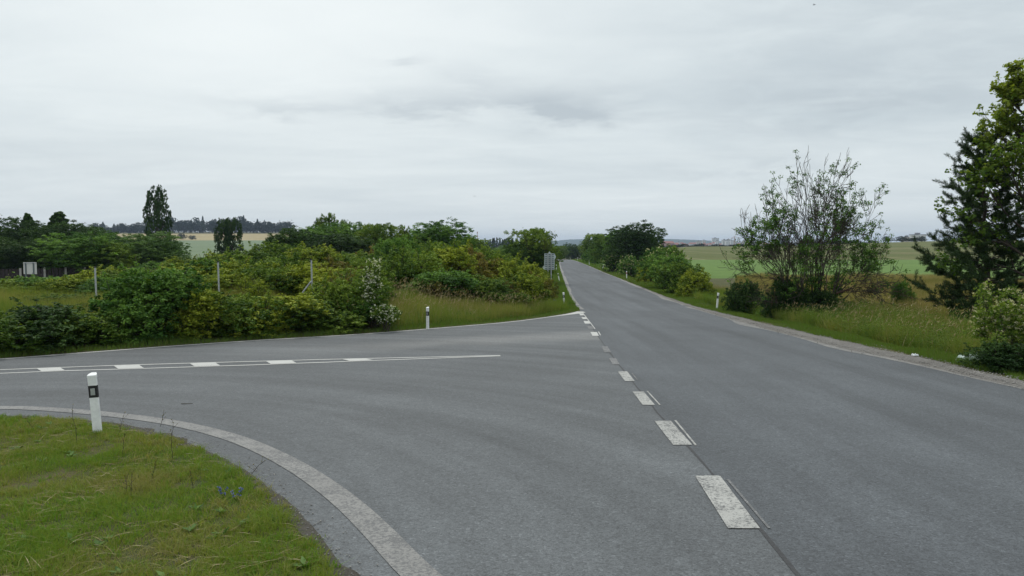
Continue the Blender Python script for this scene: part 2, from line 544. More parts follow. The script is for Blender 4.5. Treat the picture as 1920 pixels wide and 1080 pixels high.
# ------------------------------------------------------------------ outlines on the ground (world metres)
FAR_EDGE = [(-60, 3), (-40, 8), (-26, 12), (-18, 14.6), (-14.2, 16.3)] + [G(a, b) for a, b in
            ((0, 673), (100, 665), (200, 657.5), (300, 650), (400, 643), (500, 636.5), (600, 631), (700, 624.5), (800, 616.5), (880, 610),
             (950, 604), (1010, 596.5), (1050, 590.5), (1070, 587), (1082, 583.5))]
MAIN_L = [G(1087, 580)] + [G(a, b) for a, b in ((1080, 574), (1072, 562), (1064.5, 546), (1057, 526), (1053, 513), (1050, 504), (1048.5, 497), (1048, 488))] + [(14.5, 290), (8, 330)]
MAIN_R = [(9.0, -60), (9.0, 5), (9.02, 10)] + [G(a, b) for a, b in
          ((1920, 728), (1817, 706), (1761, 692), (1650, 667), (1594, 657), (1539, 643), (1469, 625), (1426, 614), (1384, 602), (1334, 588.5), (1300, 577.5),
           (1259, 563), (1228, 550), (1190, 534), (1163, 523), (1130, 510), (1105, 499), (1078, 488))] + [(20, 290), (13, 332)]
SEAM = [(1.2, -60), (1.75, 0), (1.95, 5)] + [G(a, b) for a, b in ((1400, 962), (1312, 862), (1240, 783), (1195, 727), (1153, 675), (1122, 632), (1104, 606), (1090, 589))]
INNER = [(0.55, -60), (0.55, -10), (0.45, 0), (0.1, 2.6)] + [G(a, b) for a, b in
         ((645, 1080), (605, 1015), (560, 968), (500, 915), (435, 868), (335, 824), (260, 805), (190, 792), (100, 784), (0, 779))] + [(-12, 10.4), (-20, 8.2), (-40, 1), (-60, -6)]


def smooth_line(pts, it=2):
    for _ in range(it):
        q = [pts[0]]
        for a, b in zip(pts[:-1], pts[1:]):
            q.append((a[0] * .75 + b[0] * .25, a[1] * .75 + b[1] * .25))
            q.append((a[0] * .25 + b[0] * .75, a[1] * .25 + b[1] * .75))
        q.append(pts[-1])
        pts = q
    return pts


FAR_EDGE = smooth_line(FAR_EDGE)
MAIN_L = smooth_line(MAIN_L)
MAIN_R = smooth_line(MAIN_R)
INNER = smooth_line(INNER)


def shift(pts, d):
    a = np.array(pts, float)
    t = np.gradient(a, axis=0)
    t /= np.linalg.norm(t, axis=1)[:, None] + 1e-9
    d = np.asarray(d, float)
    d = d[:, None] if d.ndim else d
    return a + np.stack([-t[:, 1], t[:, 0]], 1) * d      # + is left of the direction of travel


def inside(poly, x, y):
    poly = np.asarray(poly)
    x, y = np.asarray(x, float), np.asarray(y, float)
    r = np.zeros(x.shape, bool)
    n = len(poly)
    for i in range(n):
        x1, y1 = poly[i]
        x2, y2 = poly[(i + 1) % n]
        if y1 == y2:
            continue
        c = ((y1 > y) != (y2 > y)) & (x < (x2 - x1) * (y - y1) / (y2 - y1) + x1)
        r ^= c
    return r


def dist_line(pts, x, y):
    x, y = np.asarray(x, float), np.asarray(y, float)
    best = np.full(x.shape, 1e9)
    p = np.asarray(pts)
    for a, b in zip(p[:-1], p[1:]):
        d = b - a
        L = (d ** 2).sum() + 1e-12
        t = np.clip(((x - a[0]) * d[0] + (y - a[1]) * d[1]) / L, 0, 1)
        best = np.minimum(best, (x - a[0] - t * d[0]) ** 2 + (y - a[1] - t * d[1]) ** 2)
    return np.sqrt(best)


ROAD_POLY = np.array(MAIN_R[::-1] + INNER[0:1] + INNER[1:] + FAR_EDGE + MAIN_L)
SIDE_POLY = INNER + FAR_EDGE + [SEAM[-1]] + SEAM[::-1][1:]
MAIN_POLY = MAIN_R + MAIN_L[::-1] + SEAM[::-1]


def road_d(x, y):
    """signed distance to the asphalt, negative on it"""
    x, y = np.asarray(x, float), np.asarray(y, float)
    d = np.full(x.shape, 50.0)
    m_ = (np.abs(x) < 75) & (y > -75) & (y < 345)
    if m_.any():
        xx, yy = x[m_], y[m_]
        dd = np.minimum(np.minimum(dist_line(FAR_EDGE, xx, yy), dist_line(MAIN_L, xx, yy)),
                        np.minimum(dist_line(MAIN_R, xx, yy), dist_line(INNER, xx, yy)))
        d[m_] = np.where(inside(ROAD_POLY, xx, yy), -dd, dd)
    return d


# ------------------------------------------------------------------ terrain height
def Z(x, y, near=True):
    x, y = np.asarray(x, float), np.asarray(y, float)
    ys = np.maximum(y, 1.0)
    s = x / ys
    b = P(y)
    hl = CAMZ + np.interp(ys, [250, 400, 900, 1100, 1300, 1800, 4000, 9000],
                          [slope(487) * 250, slope(474.5) * 400, slope(449.5) * 900, slope(438.5) * 1100, slope(435) * 1300, -2, -12, -15])
    rr = np.interp(s, [0.2, 0.36, 0.56, 0.8], [463.0, 461.0, 452.0, 449.0])
    top = CAMZ - (rr - HOR) / F * 520
    hr = np.interp(ys, [250, 520], [0, 1])
    z250 = CAMZ + slope(487) * 250
    hr = np.where(ys < 520, z250 + (top - z250) * hr, top + (-14 - top) * sm(520, 1500, ys))
    wl = sm(0.06, 0.28, -s)
    wr = sm(0.12, 0.24, s)
    z = b * (1 - wl - wr) + hl * wl + hr * wr
    z = np.where(y > 250, z, b)
    # hills at the rim of the plain
    az = np.arctan2(x, ys)
    r = np.hypot(x, y)
    ridge = np.interp(az, [-0.9, -0.3, 0.02, 0.055, 0.075, 0.10, 0.16, 0.2, 0.24, 0.28, 0.34, 0.5, 0.9],
                      [30, 30, 20, 26, 40, 44, 46, 44, 34, 22, 8, 10, 20])
    z = np.where(y > 200, np.maximum(z, -15) + (ridge + 14) * sm(5000, 6400, r) + 4 * (vnoise(x, y, 500, 3) - .5) * sm(4500, 5500, r), z)
    if near:
        d = road_d(x, y)
        k = 1 - sm(120, 260, r)
        n = (vnoise(x, y, 0.9, 1) - 0.5) * 0.07 + (vnoise(x, y, 4.0, 2) - 0.5) * 0.16
        side = np.where(y < 46, -0.014, -0.05) * (1 - sm(-0.10, 0.22, d)) + 0.02 * sm(-0.1, 0.6, d) + n * sm(0.1, 1.5, d)
        bank = 0.75 * sm(0.4, 6.5, d) * (1 - sm(-4.0, 2.0, x)) * sm(16, 20, y)
        ditch = -0.32 * sm(1.5, 2.6, d) * (1 - sm(3.2, 5.0, d)) * sm(8.5, 9.5, x)
        z = z + (side + bank + ditch) * np.where(d < 45, 1, 0.35) * k - 0.06 * (1 - k) * (d < 0)
    return z


def graded(lo, hi, a, b, step, grow, extra=()):
    v = list(np.arange(a, b + 1e-6, step))
    s = step
    while v[-1] < hi:
        s *= grow
        v.append(v[-1] + s)
    v[-1] = hi
    s = step
    f = [a]
    while f[-1] > lo:
        s *= grow
        f.append(f[-1] - s)
    f[-1] = lo
    v = sorted(set(f[1:] + v))
    for e in extra:
        i = int(np.argmin(np.abs(np.array(v) - e)))
        v[i] = e
    return np.array(sorted(set(v)))


gx = graded(-7000, 7000, -22, 15, 0.34, 1.07, (16, 26, -60))
gy = graded(-400, 7600, 2, 46, 0.34, 1.045, (90, 250, 560, 400, 850, 1120, 420))
XX, YY = np.meshgrid(gx, gy)
ZZ = Z(XX, YY)
nx, ny = len(gx), len(gy)
Vg = np.stack([XX.ravel(), YY.ravel(), ZZ.ravel()], 1)
ii, jj = np.meshgrid(np.arange(nx - 1), np.arange(ny - 1))
quad = np.stack([jj * nx + ii, jj * nx + ii + 1, (jj + 1) * nx + ii + 1, (jj + 1) * nx + ii], -1).reshape(-1, 4)
cx = (gx[ii] + gx[ii + 1]).ravel() / 2
cy = (gy[jj] + gy[jj + 1]).ravel() / 2
cs = cx / np.maximum(cy, 1)
cls = np.zeros(len(quad), int)
cls[(cx > 16) & (cy > 90) & (cy < 250)] = 1
cls[(cx > 26) & (cy > 250) & (cy < 560)] = 2
cls[(cs < -0.2) & (cx < -60) & (cy > 250) & (cy < 850)] = 3
cls[(cs < -0.2) & (cy > 850) & (cy < 1120)] = 4
cls[(np.hypot(cx, cy) > 5000)] = 5
for k, (nm, mt) in enumerate((('ground', 'verge'), ('green_crop_field', 'field_green'), ('stubble_field', 'field_olive'),
                              ('pale_green_field', 'field_pale'), ('yellow_field', 'field_yellow'), ('distant_hills', 'hill'))):
    q = quad[cls == k]
    used, inv = np.unique(q.ravel(), return_inverse=True)
    o = link(nm, np_mesh(nm, Vg[used], inv, 4, M[mt], smooth=True))
    o['kind'] = 'structure'


def zat(x, y):
    return float(Z(np.array([x]), np.array([y]))[0])


# ------------------------------------------------------------------ road sheets
def sheet(name, poly, mt, dz, step=1.5, kind='structure', profile=P, label=None):
    poly = np.asarray(poly, float)
    x0, y0 = poly.min(0)
    x1, y1 = poly.max(0)
    pts = [tuple(p) for p in poly]
    if step:
        gx_, gy_ = np.meshgrid(np.arange(x0 + step / 2, x1, step), np.arange(y0 + step / 2, y1, step))
        gx_, gy_ = gx_.ravel(), gy_.ravel()
        closed = np.vstack([poly, poly[:1]])
        ok = inside(poly, gx_, gy_)
        gx_, gy_ = gx_[ok], gy_[ok]
        ok = dist_line(closed, gx_, gy_) > step * 0.35
        pts += list(zip(gx_[ok], gy_[ok]))
    n = len(poly)
    vs, es, fs, *_ = delaunay_2d_cdt([Vector(p) for p in pts], [(i, (i + 1) % n) for i in range(n)], [], 1, 1e-5)
    # keep the triangles whose centre lies inside
    va = np.array([(v.x, v.y) for v in vs])
    fa = np.array([f for f in fs if len(f) == 3])
    c = va[fa].mean(1)
    fa = fa[inside(poly, c[:, 0], c[:, 1])]
    V = np.column_stack([va, profile(va[:, 1]) + dz])
    a, b, c2 = V[fa[:, 0]], V[fa[:, 1]], V[fa[:, 2]]
    flip = np.cross(b - a, c2 - a)[:, 2] < 0
    fa[flip] = fa[flip][:, ::-1]
    o = link(name, np_mesh(name, V, fa, 3, M[mt]))
    setk(o, label, None, None, kind)
    return o


sheet('main_road', MAIN_POLY, 'asphalt_main', 0.0, 1.2)
sheet('side_road', SIDE_POLY, 'asphalt_side', 0.0, 1.2)


def ribbon(name, line, w0, w1, mt, dz, dens=0.4, smooth_it=0):
    """flat strip between offsets w0 and w1 (left positive) of a polyline"""
    p = np.array(line, float)
    d = np.concatenate([[0], np.cumsum(np.linalg.norm(np.diff(p, axis=0), axis=1))])
    n = max(2, int(d[-1] / dens))
    t = np.linspace(0, d[-1], n)
    c = np.stack([np.interp(t, d, p[:, 0]), np.interp(t, d, p[:, 1])], 1)
    if callable(w0):
        w0_, w1_ = w0(t), w1(t)
    else:
        w0_, w1_ = np.full(n, w0), np.full(n, w1)
    A, B = shift(c, w0_), shift(c, w1_)
    V = np.vstack([A, B])
    V = np.column_stack([V, P(V[:, 1]) + dz])
    i = np.arange(n - 1)
    q = np.stack([i, i + 1, i + 1 + n, i + n], 1)
    a, b, c3 = V[q[:, 0]], V[q[:, 1]], V[q[:, 2]]
    if np.cross(b - a, c3 - a)[0, 2] < 0:
        q = q[:, ::-1]
    o = link(name, np_mesh(name, V, q, 4, M[mt]))
    o['kind'] = 'structure'
    return o


# edge line across the far side of the side road, ending in a swept round tip
fe = [p for p in FAR_EDGE if p[1] < 38.2]
L = np.concatenate([[0], np.cumsum(np.linalg.norm(np.diff(np.array(fe), axis=0), axis=1))])[-1]
ribbon('road_marking', fe, lambda t: np.full(len(t), -0.05), lambda t: -0.05 - 0.14 - 0.42 * sm(L - 5, L - 0.6, t) + 0.25 * sm(L - .6, L, t), 'paint_clean', 0.006, 0.3)
# broad worn edge line round the near corner
outer = smooth_line([(0.75, -60), (0.75, -10), (0.7, 0), (0.4, 3.0)] + [G(a, b) for a, b in
                    ((745, 1080), (690, 1012), (615, 935), (520, 868), (420, 822), (300, 793), (165, 777), (60, 769), (0, 767))] + [(-12, 11.0), (-20, 8.8), (-40, 1.7), (-60, -5)])
ribbon('road_marking', outer, 0.0, -0.25, 'paint_worn', 0.006, 0.25)
# centre double line of the side road with slanted blocks between
up = [(-30, 8.5), (-20, 12.2)] + [G(a, b) for a, b in ((0, 693.6), (70, 691), (212, 685.6), (352, 681.4), (480, 677.8), (620, 674), (760, 670.8), (938, 666.8))]
lo = [(-30, 7.9), (-20, 11.6)] + [G(a, b) for a, b in ((0, 700.4), (118, 695.6), (270, 691.2), (412, 686.6), (480, 684.4), (620, 679.2), (760, 674), (938, 667.6))]
ribbon('road_marking', up, -0.055, 0.055, 'paint_clean', 0.006)
ribbon('road_marking', lo, -0.055, 0.055, 'paint_clean', 0.006)


def lerp_row(pts, px):
    return np.interp(px, [p[0] for p in pts], [p[1] for p in pts])


upx = [(-200, 701), (0, 693.6), (70, 691), (212, 685.6), (352, 681.4), (480, 677.8), (620, 674), (760, 670.8), (938, 666.8)]
lox = [(-200, 709), (0, 700.4), (118, 695.6), (270, 691.2), (412, 686.6), (480, 684.4), (620, 679.2), (760, 674), (938, 667.6)]
mb_i = 0
for a, wd in ((-74, 46), (68, 46), (212, 50), (355, 50), (498, 50), (640, 46)):
    sl = 10 if a < 600 else 16
    pu = [G(a, lerp_row(upx, a) + .2), G(a + wd - 2, lerp_row(upx, a + wd) + .2)]
    pl = [G(a + wd + sl - 2, lerp_row(lox, a + wd + sl) - .2), G(a + sl, lerp_row(lox, a + sl) - .2)]
    sheet('road_marking', [pu[0], pu[1], pl[0], pl[1]], 'paint_clean', 0.010, None)
# dashed line between the main road and the junction
for px0, px1, r0, px2, px3, r1, mt in ((1303, 1350, 893, 1425, 1365, 992, 'paint_dash'), (1227, 1258, 790, 1298, 1262, 835, 'paint_dash'),
                                       (1186, 1207, 735, 1228, 1205, 760, 'paint_dash'), (1158, 1176, 697, 1190, 1172, 715, 'paint_dash'),
                                       (1142, 1155, 672, 1162, 1149, 684, 'paint_faint'), (1128, 1139, 650, 1146, 1133, 661, 'paint_faint'),
                                       (1107, 1119, 623, 1123, 1111, 630, 'paint_clean'), (1101, 1110, 612, 1114, 1104, 617, 'paint_faint'),
                                       (1094, 1104, 602, 1107, 1097, 607, 'paint_clean'), (1090, 1098, 595, 1102, 1093, 598.5, 'paint_clean'),
                                       (1086, 1094, 588, 1096, 1088, 591.5, 'paint_clean')):
    sheet('road_marking', [G(px0, r0), G(px1, r0), G(px2, r1), G(px3, r1)], mt, 0.008, None)
for (a, r0), (b, r1), wd, mt in (((1212, 734), (1236, 760), 3, 'paint_dash'), ((1264, 789), (1303, 836), 4, 'paint_dash'),
                                 ((1184, 700), (1194, 713), 2, 'paint_faint'), ((1121, 622), (1125, 629), 2, 'paint_clean'),
                                 ((1092, 587), (1115, 617), 1.6, 'paint_clean'), ((1362, 900), (1440, 992), 5, 'paint_faint')):
    sheet('road_marking', [G(a, r0), G(a + wd, r0), G(b + wd, r1), G(b, r1)], mt, 0.008, None)
ribbon('road_seam', SEAM[1:], lambda t: 0.004 + 0.012 * vnoise(t, t * 0, 0.6, 4), lambda t: -0.010 - 0.014 * vnoise(t, t * 0, 0.45, 9), 'seam', 0.004, 0.2)
ribbon('soil_edge', INNER[8:], lambda t: 0.10 + 0 * t, lambda t: -0.015 - 0.15 * vnoise(t, t * 0, 0.22, 3) * vnoise(t, t * 0, 1.1, 8), 'soil', 0.004, 0.06)
ribbon('soil_edge', FAR_EDGE[12:-4], lambda t: 0.10 + 0 * t, lambda t: 0.02 - 0.05 * vnoise(t, t * 0, 0.5, 3), 'soil', 0.004, 0.12)
# bleached asphalt lip along the left side of the main road
ribbon('road_edge_strip', MAIN_L[:-8], lambda t: np.full(len(t), -0.02), lambda t: -0.2 - 0.25 * vnoise(t, t * 0, 6, 5), 'dust', 0.005, 0.5)
ribbon('road_edge_strip', MAIN_R[6:-8], lambda t: 0.08 + 0.42 * vnoise(t, t * 0, 4.5, 6) ** 2 * sm(10, 16, t), lambda t: 0.0 - 0.12 * vnoise(t, t * 0, 2.5, 7), 'dust', 0.005, 0.4)
# gravel shoulder
rl = np.array(MAIN_R)
gw = np.interp(rl[:, 1], [-60, 5, 13, 16, 20, 26, 32, 45, 60, 80], [0.8, 0.8, 0.62, 0.75, 1.0, 0.8, 0.75, 0.35, 0.2, 0.05])
k = rl[:, 1] < 75
gout = shift(rl, -gw + 0.0)
gp = np.vstack([shift(rl, 0.05)[k], gout[k][::-1]])
_gin, _gout = rl[k], gout[k]


def gravel():
    n = 700
    t = np.linspace(0, 1, n)
    yy = -10 + 83 * t
    xi = np.interp(yy, rl[k][:, 1], rl[k][:, 0])
    wdt = np.interp(yy, rl[k][:, 1], gw[k])
    rows = []
    for j, u in enumerate((0.0, 0.35, 0.7, 1.0)):
        xj = xi - 0.04 + (wdt + 0.35 * (vnoise(yy, yy * 0 + 3, 1.4, 8) - 0.5) * (u > .9) + 0.04) * u
        zj = P(yy) + (0.003, 0.028, 0.036, 0.0)[j] + 0.012 * (vnoise(yy, yy * 0 + j, 0.3, 11) - .5) * (0 < j)
        rows.append(np.stack([xj, yy, zj], 1))
    V = np.vstack(rows)
    f = []
    for j in range(3):
        i = np.arange(n - 1)
        f.append(np.stack([j * n + i, (j + 1) * n + i, (j + 1) * n + i + 1, j * n + i + 1], 1))
    o = link('gravel_shoulder', np_mesh('gravel_shoulder', V, np.vstack(f), 4, M['gravel'], smooth=True))
    o['kind'] = 'structure'


gravel()
rng = np.random.default_rng(5)


def stones(n, xs, ys, zs, size, name):
    """little irregular octahedra"""
    base = np.array([(1, 0, 0), (0, 1, 0), (-1, 0, 0), (0, -1, 0), (0, 0, 0.7), (0, 0, -0.6)], float)
    tri = np.array([(0, 1, 4), (1, 2, 4), (2, 3, 4), (3, 0, 4), (1, 0, 5), (2, 1, 5), (3, 2, 5), (0, 3, 5)])
    a = rng.uniform(0, 6.28, n)
    v = base[None] * rng.uniform(0.6, 1.3, (n, 6, 1)) * size[:, None, None]
    v[:, :, 0] *= rng.uniform(0.8, 1.5, n)[:, None]
    R_ = np.stack([np.cos(a), -np.sin(a), np.sin(a), np.cos(a)], 1).reshape(n, 2, 2)
    v[:, :, :2] = np.einsum('nij,nkj->nki', R_, v[:, :, :2])
    v += np.stack([xs, ys, zs], 1)[:, None]
    f = (tri[None] + 6 * np.arange(n)[:, None, None]).reshape(-1, 3)
    o = link(name, np_mesh(name, v.reshape(-1, 3), f, 3, M['stone']))
    return o


n = 5200
sy = 12 + 40 * rng.random(n) ** 1.6
sx = np.interp(sy, rl[k][:, 1], rl[k][:, 0]) + rng.normal(0.42, 0.26, n) * np.interp(sy, rl[k][:, 1], gw[k] + .2)
o = stones(n, sx, sy, P(sy) + 0.03, rng.uniform(0.006, 0.022, n), 'loose_gravel')
setk(o, 'loose grey gravel and grit along the right road edge', 'gravel', None, 'stuff')
n = 1500
t_ = rng.random(n)
ip = np.array([p for p in INNER if 1 < p[1] < 11.5 and p[0] > -9])
dd_ = np.concatenate([[0], np.cumsum(np.linalg.norm(np.diff(ip, axis=0), axis=1))])
sx = np.interp(t_ * dd_[-1], dd_, ip[:, 0]) + rng.normal(0.02, 0.10, n)
sy = np.interp(t_ * dd_[-1], dd_, ip[:, 1]) + rng.normal(0.02, 0.10, n)
o = stones(n, sx, sy, P(sy) + 0.008, rng.uniform(0.003, 0.010, n), 'loose_grit')
setk(o, 'loose grit along the asphalt edge of the near corner', 'grit', None, 'stuff')


# ------------------------------------------------------------------ vegetation
def unit(v):
    return v / (np.linalg.norm(v, axis=-1, keepdims=True) + 1e-9)


def leaf_arrays(Pp, N, U, Ln, Wd):
    S = unit(np.cross(N, U))
    U = unit(np.cross(S, N))
    a = Pp - U * Ln[:, None] * 0.5
    c = Pp + U * Ln[:, None] * 0.5
    mid = Pp - U * Ln[:, None] * 0.08
    b = mid + S * Wd[:, None] * 0.5
    d = mid - S * Wd[:, None] * 0.5
    c = c - N * Ln[:, None] * 0.12
    return np.stack([a, b, c, d], 1).reshape(-1, 3)


def leaf_mesh(name, Pp, N, U, Ln, Wd, tint, mt):
    V = leaf_arrays(Pp, N, U, Ln, Wd)
    return np_mesh(name, V, np.arange(len(V)), 4, mt, {'tint': np.repeat(tint, 4)})


def cluster_leaves(r, C, per, rad, ln, wd, up=0.45, out=0.7, ctint=None, tvar=0.22):
    """leaves gathered in puffs round the centres C"""
    n = len(C) * per
    c = np.repeat(C, per, 0)
    off = r.normal(0, 1, (n, 3))
    off = unit(off) * (r.random((n, 1)) ** 0.45)
    rad_ = np.repeat(rad if np.ndim(rad) else np.full(len(C), rad), per)[:, None]
    off[:, 2] *= 0.75
    Pp = c + off * rad_
    N = unit(off * out + np.array([0, 0, up]) + r.normal(0, 0.55, (n, 3)))
    U = unit(r.normal(0, 1, (n, 3)) + off * 0.8)
    Ln = ln * r.uniform(0.6, 1.3, n)
    Wd = wd * r.uniform(0.7, 1.2, n)
    ct = np.repeat(ctint if ctint is not None else np.clip(r.normal(0.5, 0.2, len(C)), 0, 1), per)
    return Pp, N, U, Ln, Wd, np.clip(ct + r.normal(0, tvar, n), 0, 1)


def tubes(name, lines, mt, sides=5):
    """lines: list of (points Nx3, radii N)"""
    V, Fq = [], []
    base = 0
    ang = np.arange(sides) * 2 * np.pi / sides
    ca, sa = np.cos(ang), np.sin(ang)
    for p, rd in lines:
        p = np.asarray(p, float)
        t = unit(np.gradient(p, axis=0))
        ref = np.where(np.abs(t[:, 2:3]) < 0.9, np.array([[0, 0, 1.0]]), np.array([[1.0, 0, 0]]))
        a = unit(np.cross(t, ref))
        b = np.cross(t, a)
        rd = np.asarray(rd)
        ring = p[:, None] + (a[:, None] * ca[None, :, None] + b[:, None] * sa[None, :, None]) * rd[:, None, None]
        V.append(ring.reshape(-1, 3))
        m_ = len(p)
        i, k_ = np.meshgrid(np.arange(m_ - 1), np.arange(sides), indexing='ij')
        k2 = (k_ + 1) % sides
        Fq.append((np.stack([i * sides + k_, i * sides + k2, (i + 1) * sides + k2, (i + 1) * sides + k_], -1) + base).reshape(-1, 4))
        base += m_ * sides
    return np_mesh(name, np.vstack(V), np.vstack(Fq), 4, mt, smooth=True)


def curve_pts(r, p0, p1, n=6, wob=0.06, sag=0.0):
    p0, p1 = np.asarray(p0, float), np.asarray(p1, float)
    t = np.linspace(0, 1, n)[:, None]
    L_ = np.linalg.norm(p1 - p0)
    q = p0 * (1 - t) + p1 * t
    q[1:-1] += r.normal(0, wob * L_, (n - 2, 3))
    q[:, 2] += (t[:, 0] * (1 - t[:, 0])) * sag * L_
    return q


PROTO = {}


def norm_parts(parts):
    """scale a prototype so that its foliage is one unit high and one unit wide"""
    me = parts[0][1]
    v = np.empty(len(me.vertices) * 3, np.float32)
    me.vertices.foreach_get('co', v)
    v = v.reshape(-1, 3)
    hx = 1.0 / (np.percentile(v[:, 0], 99.3) - np.percentile(v[:, 0], 0.7))
    hy = 1.0 / (np.percentile(v[:, 1], 99.3) - np.percentile(v[:, 1], 0.7))
    hz = 1.0 / np.percentile(v[:, 2], 99.6)
    k_ = (hx + hy) / 2
    for _, m_ in parts:
        v = np.empty(len(m_.vertices) * 3, np.float32)
        m_.vertices.foreach_get('co', v)
        v = v.reshape(-1, 3) * np.array([k_, k_, hz], np.float32)
        m_.vertices.foreach_set('co', v.ravel())
        m_.update()
    return parts


def proto_bush(key, seed, mt, lobes=9, clumps=1150, per=25, ln=0.030, wd=0.020, shoots=14, flower=None, wide=0.42):
    """unit bush: height 1, spread about 1"""
    r = np.random.default_rng(seed)
    lc, lr = [], []
    for i in range(lobes):
        a = i * 2.4 + r.uniform(-.4, .4)
        rad = wide * math.sqrt((i + 0.3) / lobes) * r.uniform(0.75, 1.0)
        h = r.uniform(0.16, 0.66) * (1 - 0.35 * rad / wide)
        lr.append(r.uniform(0.20, 0.29))
        lc.append((rad * math.cos(a), rad * math.sin(a), max(h, 0.16)))
    lc, lr = np.array(lc), np.array(lr)
    which = r.integers(0, lobes, clumps)
    d = unit(r.normal(0, 1, (clumps, 3)) + np.array([0, 0, 0.35]))
    C = lc[which] + d * (lr[which] * r.uniform(0.5, 1.1, clumps))[:, None]
    C[:, 2] = np.clip(C[:, 2], 0.05, None)
    ct = np.clip(0.5 + (vnoise(C[:, 0] * 3 + 7, C[:, 2] * 3 + C[:, 1] * 3, 1, seed) - 0.5) * 1.1 + r.normal(0, .12, clumps), 0, 1)
    A = [cluster_leaves(r, C, per, r.uniform(0.022, 0.062, clumps), ln, wd, ctint=ct, up=0.75, out=0.9)]
    lines = []
    # long shoots standing out of the outline
    for i in range(shoots):
        j = r.integers(0, lobes)
        p0 = lc[j]
        dr = unit(np.array([r.normal(0, .5), r.normal(0, .5), 1.0]))
        p1 = p0 + dr * (lr[j] + r.uniform(0.04, 0.24) * r.random() ** 0.7)
        q = curve_pts(r, p0, p1, 5, 0.03)
        lines.append((q, np.linspace(0.006, 0.002, 5)))
        m_ = 9
        tt = r.uniform(0.45, 1.0, m_)[:, None]
        cc = p0 * (1 - tt) + p1 * tt
        A.append(cluster_leaves(r, cc, 7, 0.028, ln, wd, ctint=np.clip(r.normal(0.75, .15, m_), 0, 1)))
    for i in range(lobes * 2):
        j = i % lobes
        st = np.array([r.normal(0, .05), r.normal(0, .05), -0.03])
        q = curve_pts(r, st, lc[j] + r.normal(0, .05, 3), 6, 0.05, 0.12)
        lines.append((q, np.linspace(0.016, 0.005, 6)))
    arr = [np.concatenate(v) for v in zip(*A)]
    parts = [('foliage', leaf_mesh(key + '_foliage', *arr, M[mt])), ('stems', tubes(key + '_stems', lines, M['bark'], 4))]
    if flower:
        nf = 260
        w2 = r.integers(0, len(C), nf)
        dd = unit(r.normal(0, 1, (nf, 3)) + np.array([0, -0.5, 0.6]))
        fc = C[w2] + dd * 0.085
        f = cluster_leaves(r, fc, 8, 0.018, 0.022, 0.018)
        parts.append(('blossom', leaf_mesh(key + '_blossom', *f, M[flower])))
    PROTO[key] = norm_parts(parts)


def proto_tree(key, seed, mt, shape='round', clumps=1300, per=34, ln=0.017, wd=0.013, crown0=0.04):
    """unit tree: height 1, crown width about 1 (scaled when placed)"""
    r = np.random.default_rng(seed)
    lines = []
    if shape == 'round':
        nl = 22
        lc, lr = [], []
        for i in range(nl):
            h = crown0 + 0.12 + (0.94 - crown0 - 0.24) * ((i + .5) / nl)
            prof = math.sin(math.pi * min(1, max(0.12, (h - crown0 + 0.1) / (1.0 - crown0 + .05)))) ** 0.7
            a = i * 2.4 + r.uniform(-.5, .5)
            rad = 0.32 * prof * r.uniform(0.4, 1.0)
            lr.append(r.uniform(0.15, 0.25))
            lc.append((rad * math.cos(a), rad * math.sin(a), h))
    elif shape == 'column':
        nl = 46
        lc, lr = [], []
        for i in range(nl):
            h = 0.08 + 0.86 * (i + .5) / nl
            prof = min(1.0, 1.25 * math.sin(math.pi * min(0.97, 0.12 + 0.85 * h)) ** 0.8)
            a = i * 2.4 + r.uniform(-.5, .5)
            rad = 0.34 * prof * r.uniform(0.5, 1.0)
            lr.append(r.uniform(0.06, 0.10))
            lc.append((rad * math.cos(a), rad * math.sin(a), h))
    else:   # spruce
        nl = 60
        lc, lr = [], []
        for i in range(nl):
            h = 0.08 + 0.9 * (i / nl) ** 0.9
            a = i * 2.4
            rad = 0.40 * (1 - h) ** 0.85 * r.uniform(0.5, 1.0)
            lr.append(0.012 + 0.095 * (1 - h))
            lc.append((rad * math.cos(a), rad * math.sin(a), h - rad * 0.12))
    lc, lr = np.array(lc), np.array(lr)
    which = r.integers(0, nl, clumps)
    d = unit(r.normal(0, 1, (clumps, 3)) + np.array([0, 0, 0.3]))
    st = np.array([1, 1, 1.5]) if shape == 'column' else np.array([1, 1, 0.9])
    C = lc[which] + d * (lr[which] * r.uniform(0.6, 1.06, clumps))[:, None] * st
    if shape == 'column':
        C[:, :2] *= 1.15
    C[:, 2] = np.clip(C[:, 2], 0.03, 1.3)
    ct = np.clip(0.5 + (vnoise(C[:, 0] * 3 + 9, C[:, 2] * 4 + C[:, 1] * 3, 1, seed) - 0.5) * 1.0 + r.normal(0, .1, clumps), 0, 1)
    rad = r.uniform(0.020, 0.045, clumps) * (0.8 if shape == 'column' else 0.6 if shape == 'spruce' else 1)
    arr = cluster_leaves(r, C, per, rad, ln, wd, ctint=ct, tvar=.15)
    top = 0.75 if shape == 'round' else 0.97
    q = curve_pts(r, (0, 0, -0.02), (r.normal(0, .02), r.normal(0, .02), top), 9, 0.008)
    lines.append((q, np.linspace(0.022, 0.004, 9)))
    for j in range(nl):
        h0 = max(0.06, lc[j][2] - r.uniform(0.10, 0.22))
        s_ = np.array([np.interp(h0, q[:, 2], q[:, 0]), np.interp(h0, q[:, 2], q[:, 1]), h0])
        lines.append((curve_pts(r, s_, lc[j], 5, 0.05, 0.1), np.linspace(0.010, 0.003, 5)))
    PROTO[key] = norm_parts([('crown', leaf_mesh(key + '_crown', *arr, M[mt])), ('trunk', tubes(key + '_trunk', lines, M['bark'], 5))])


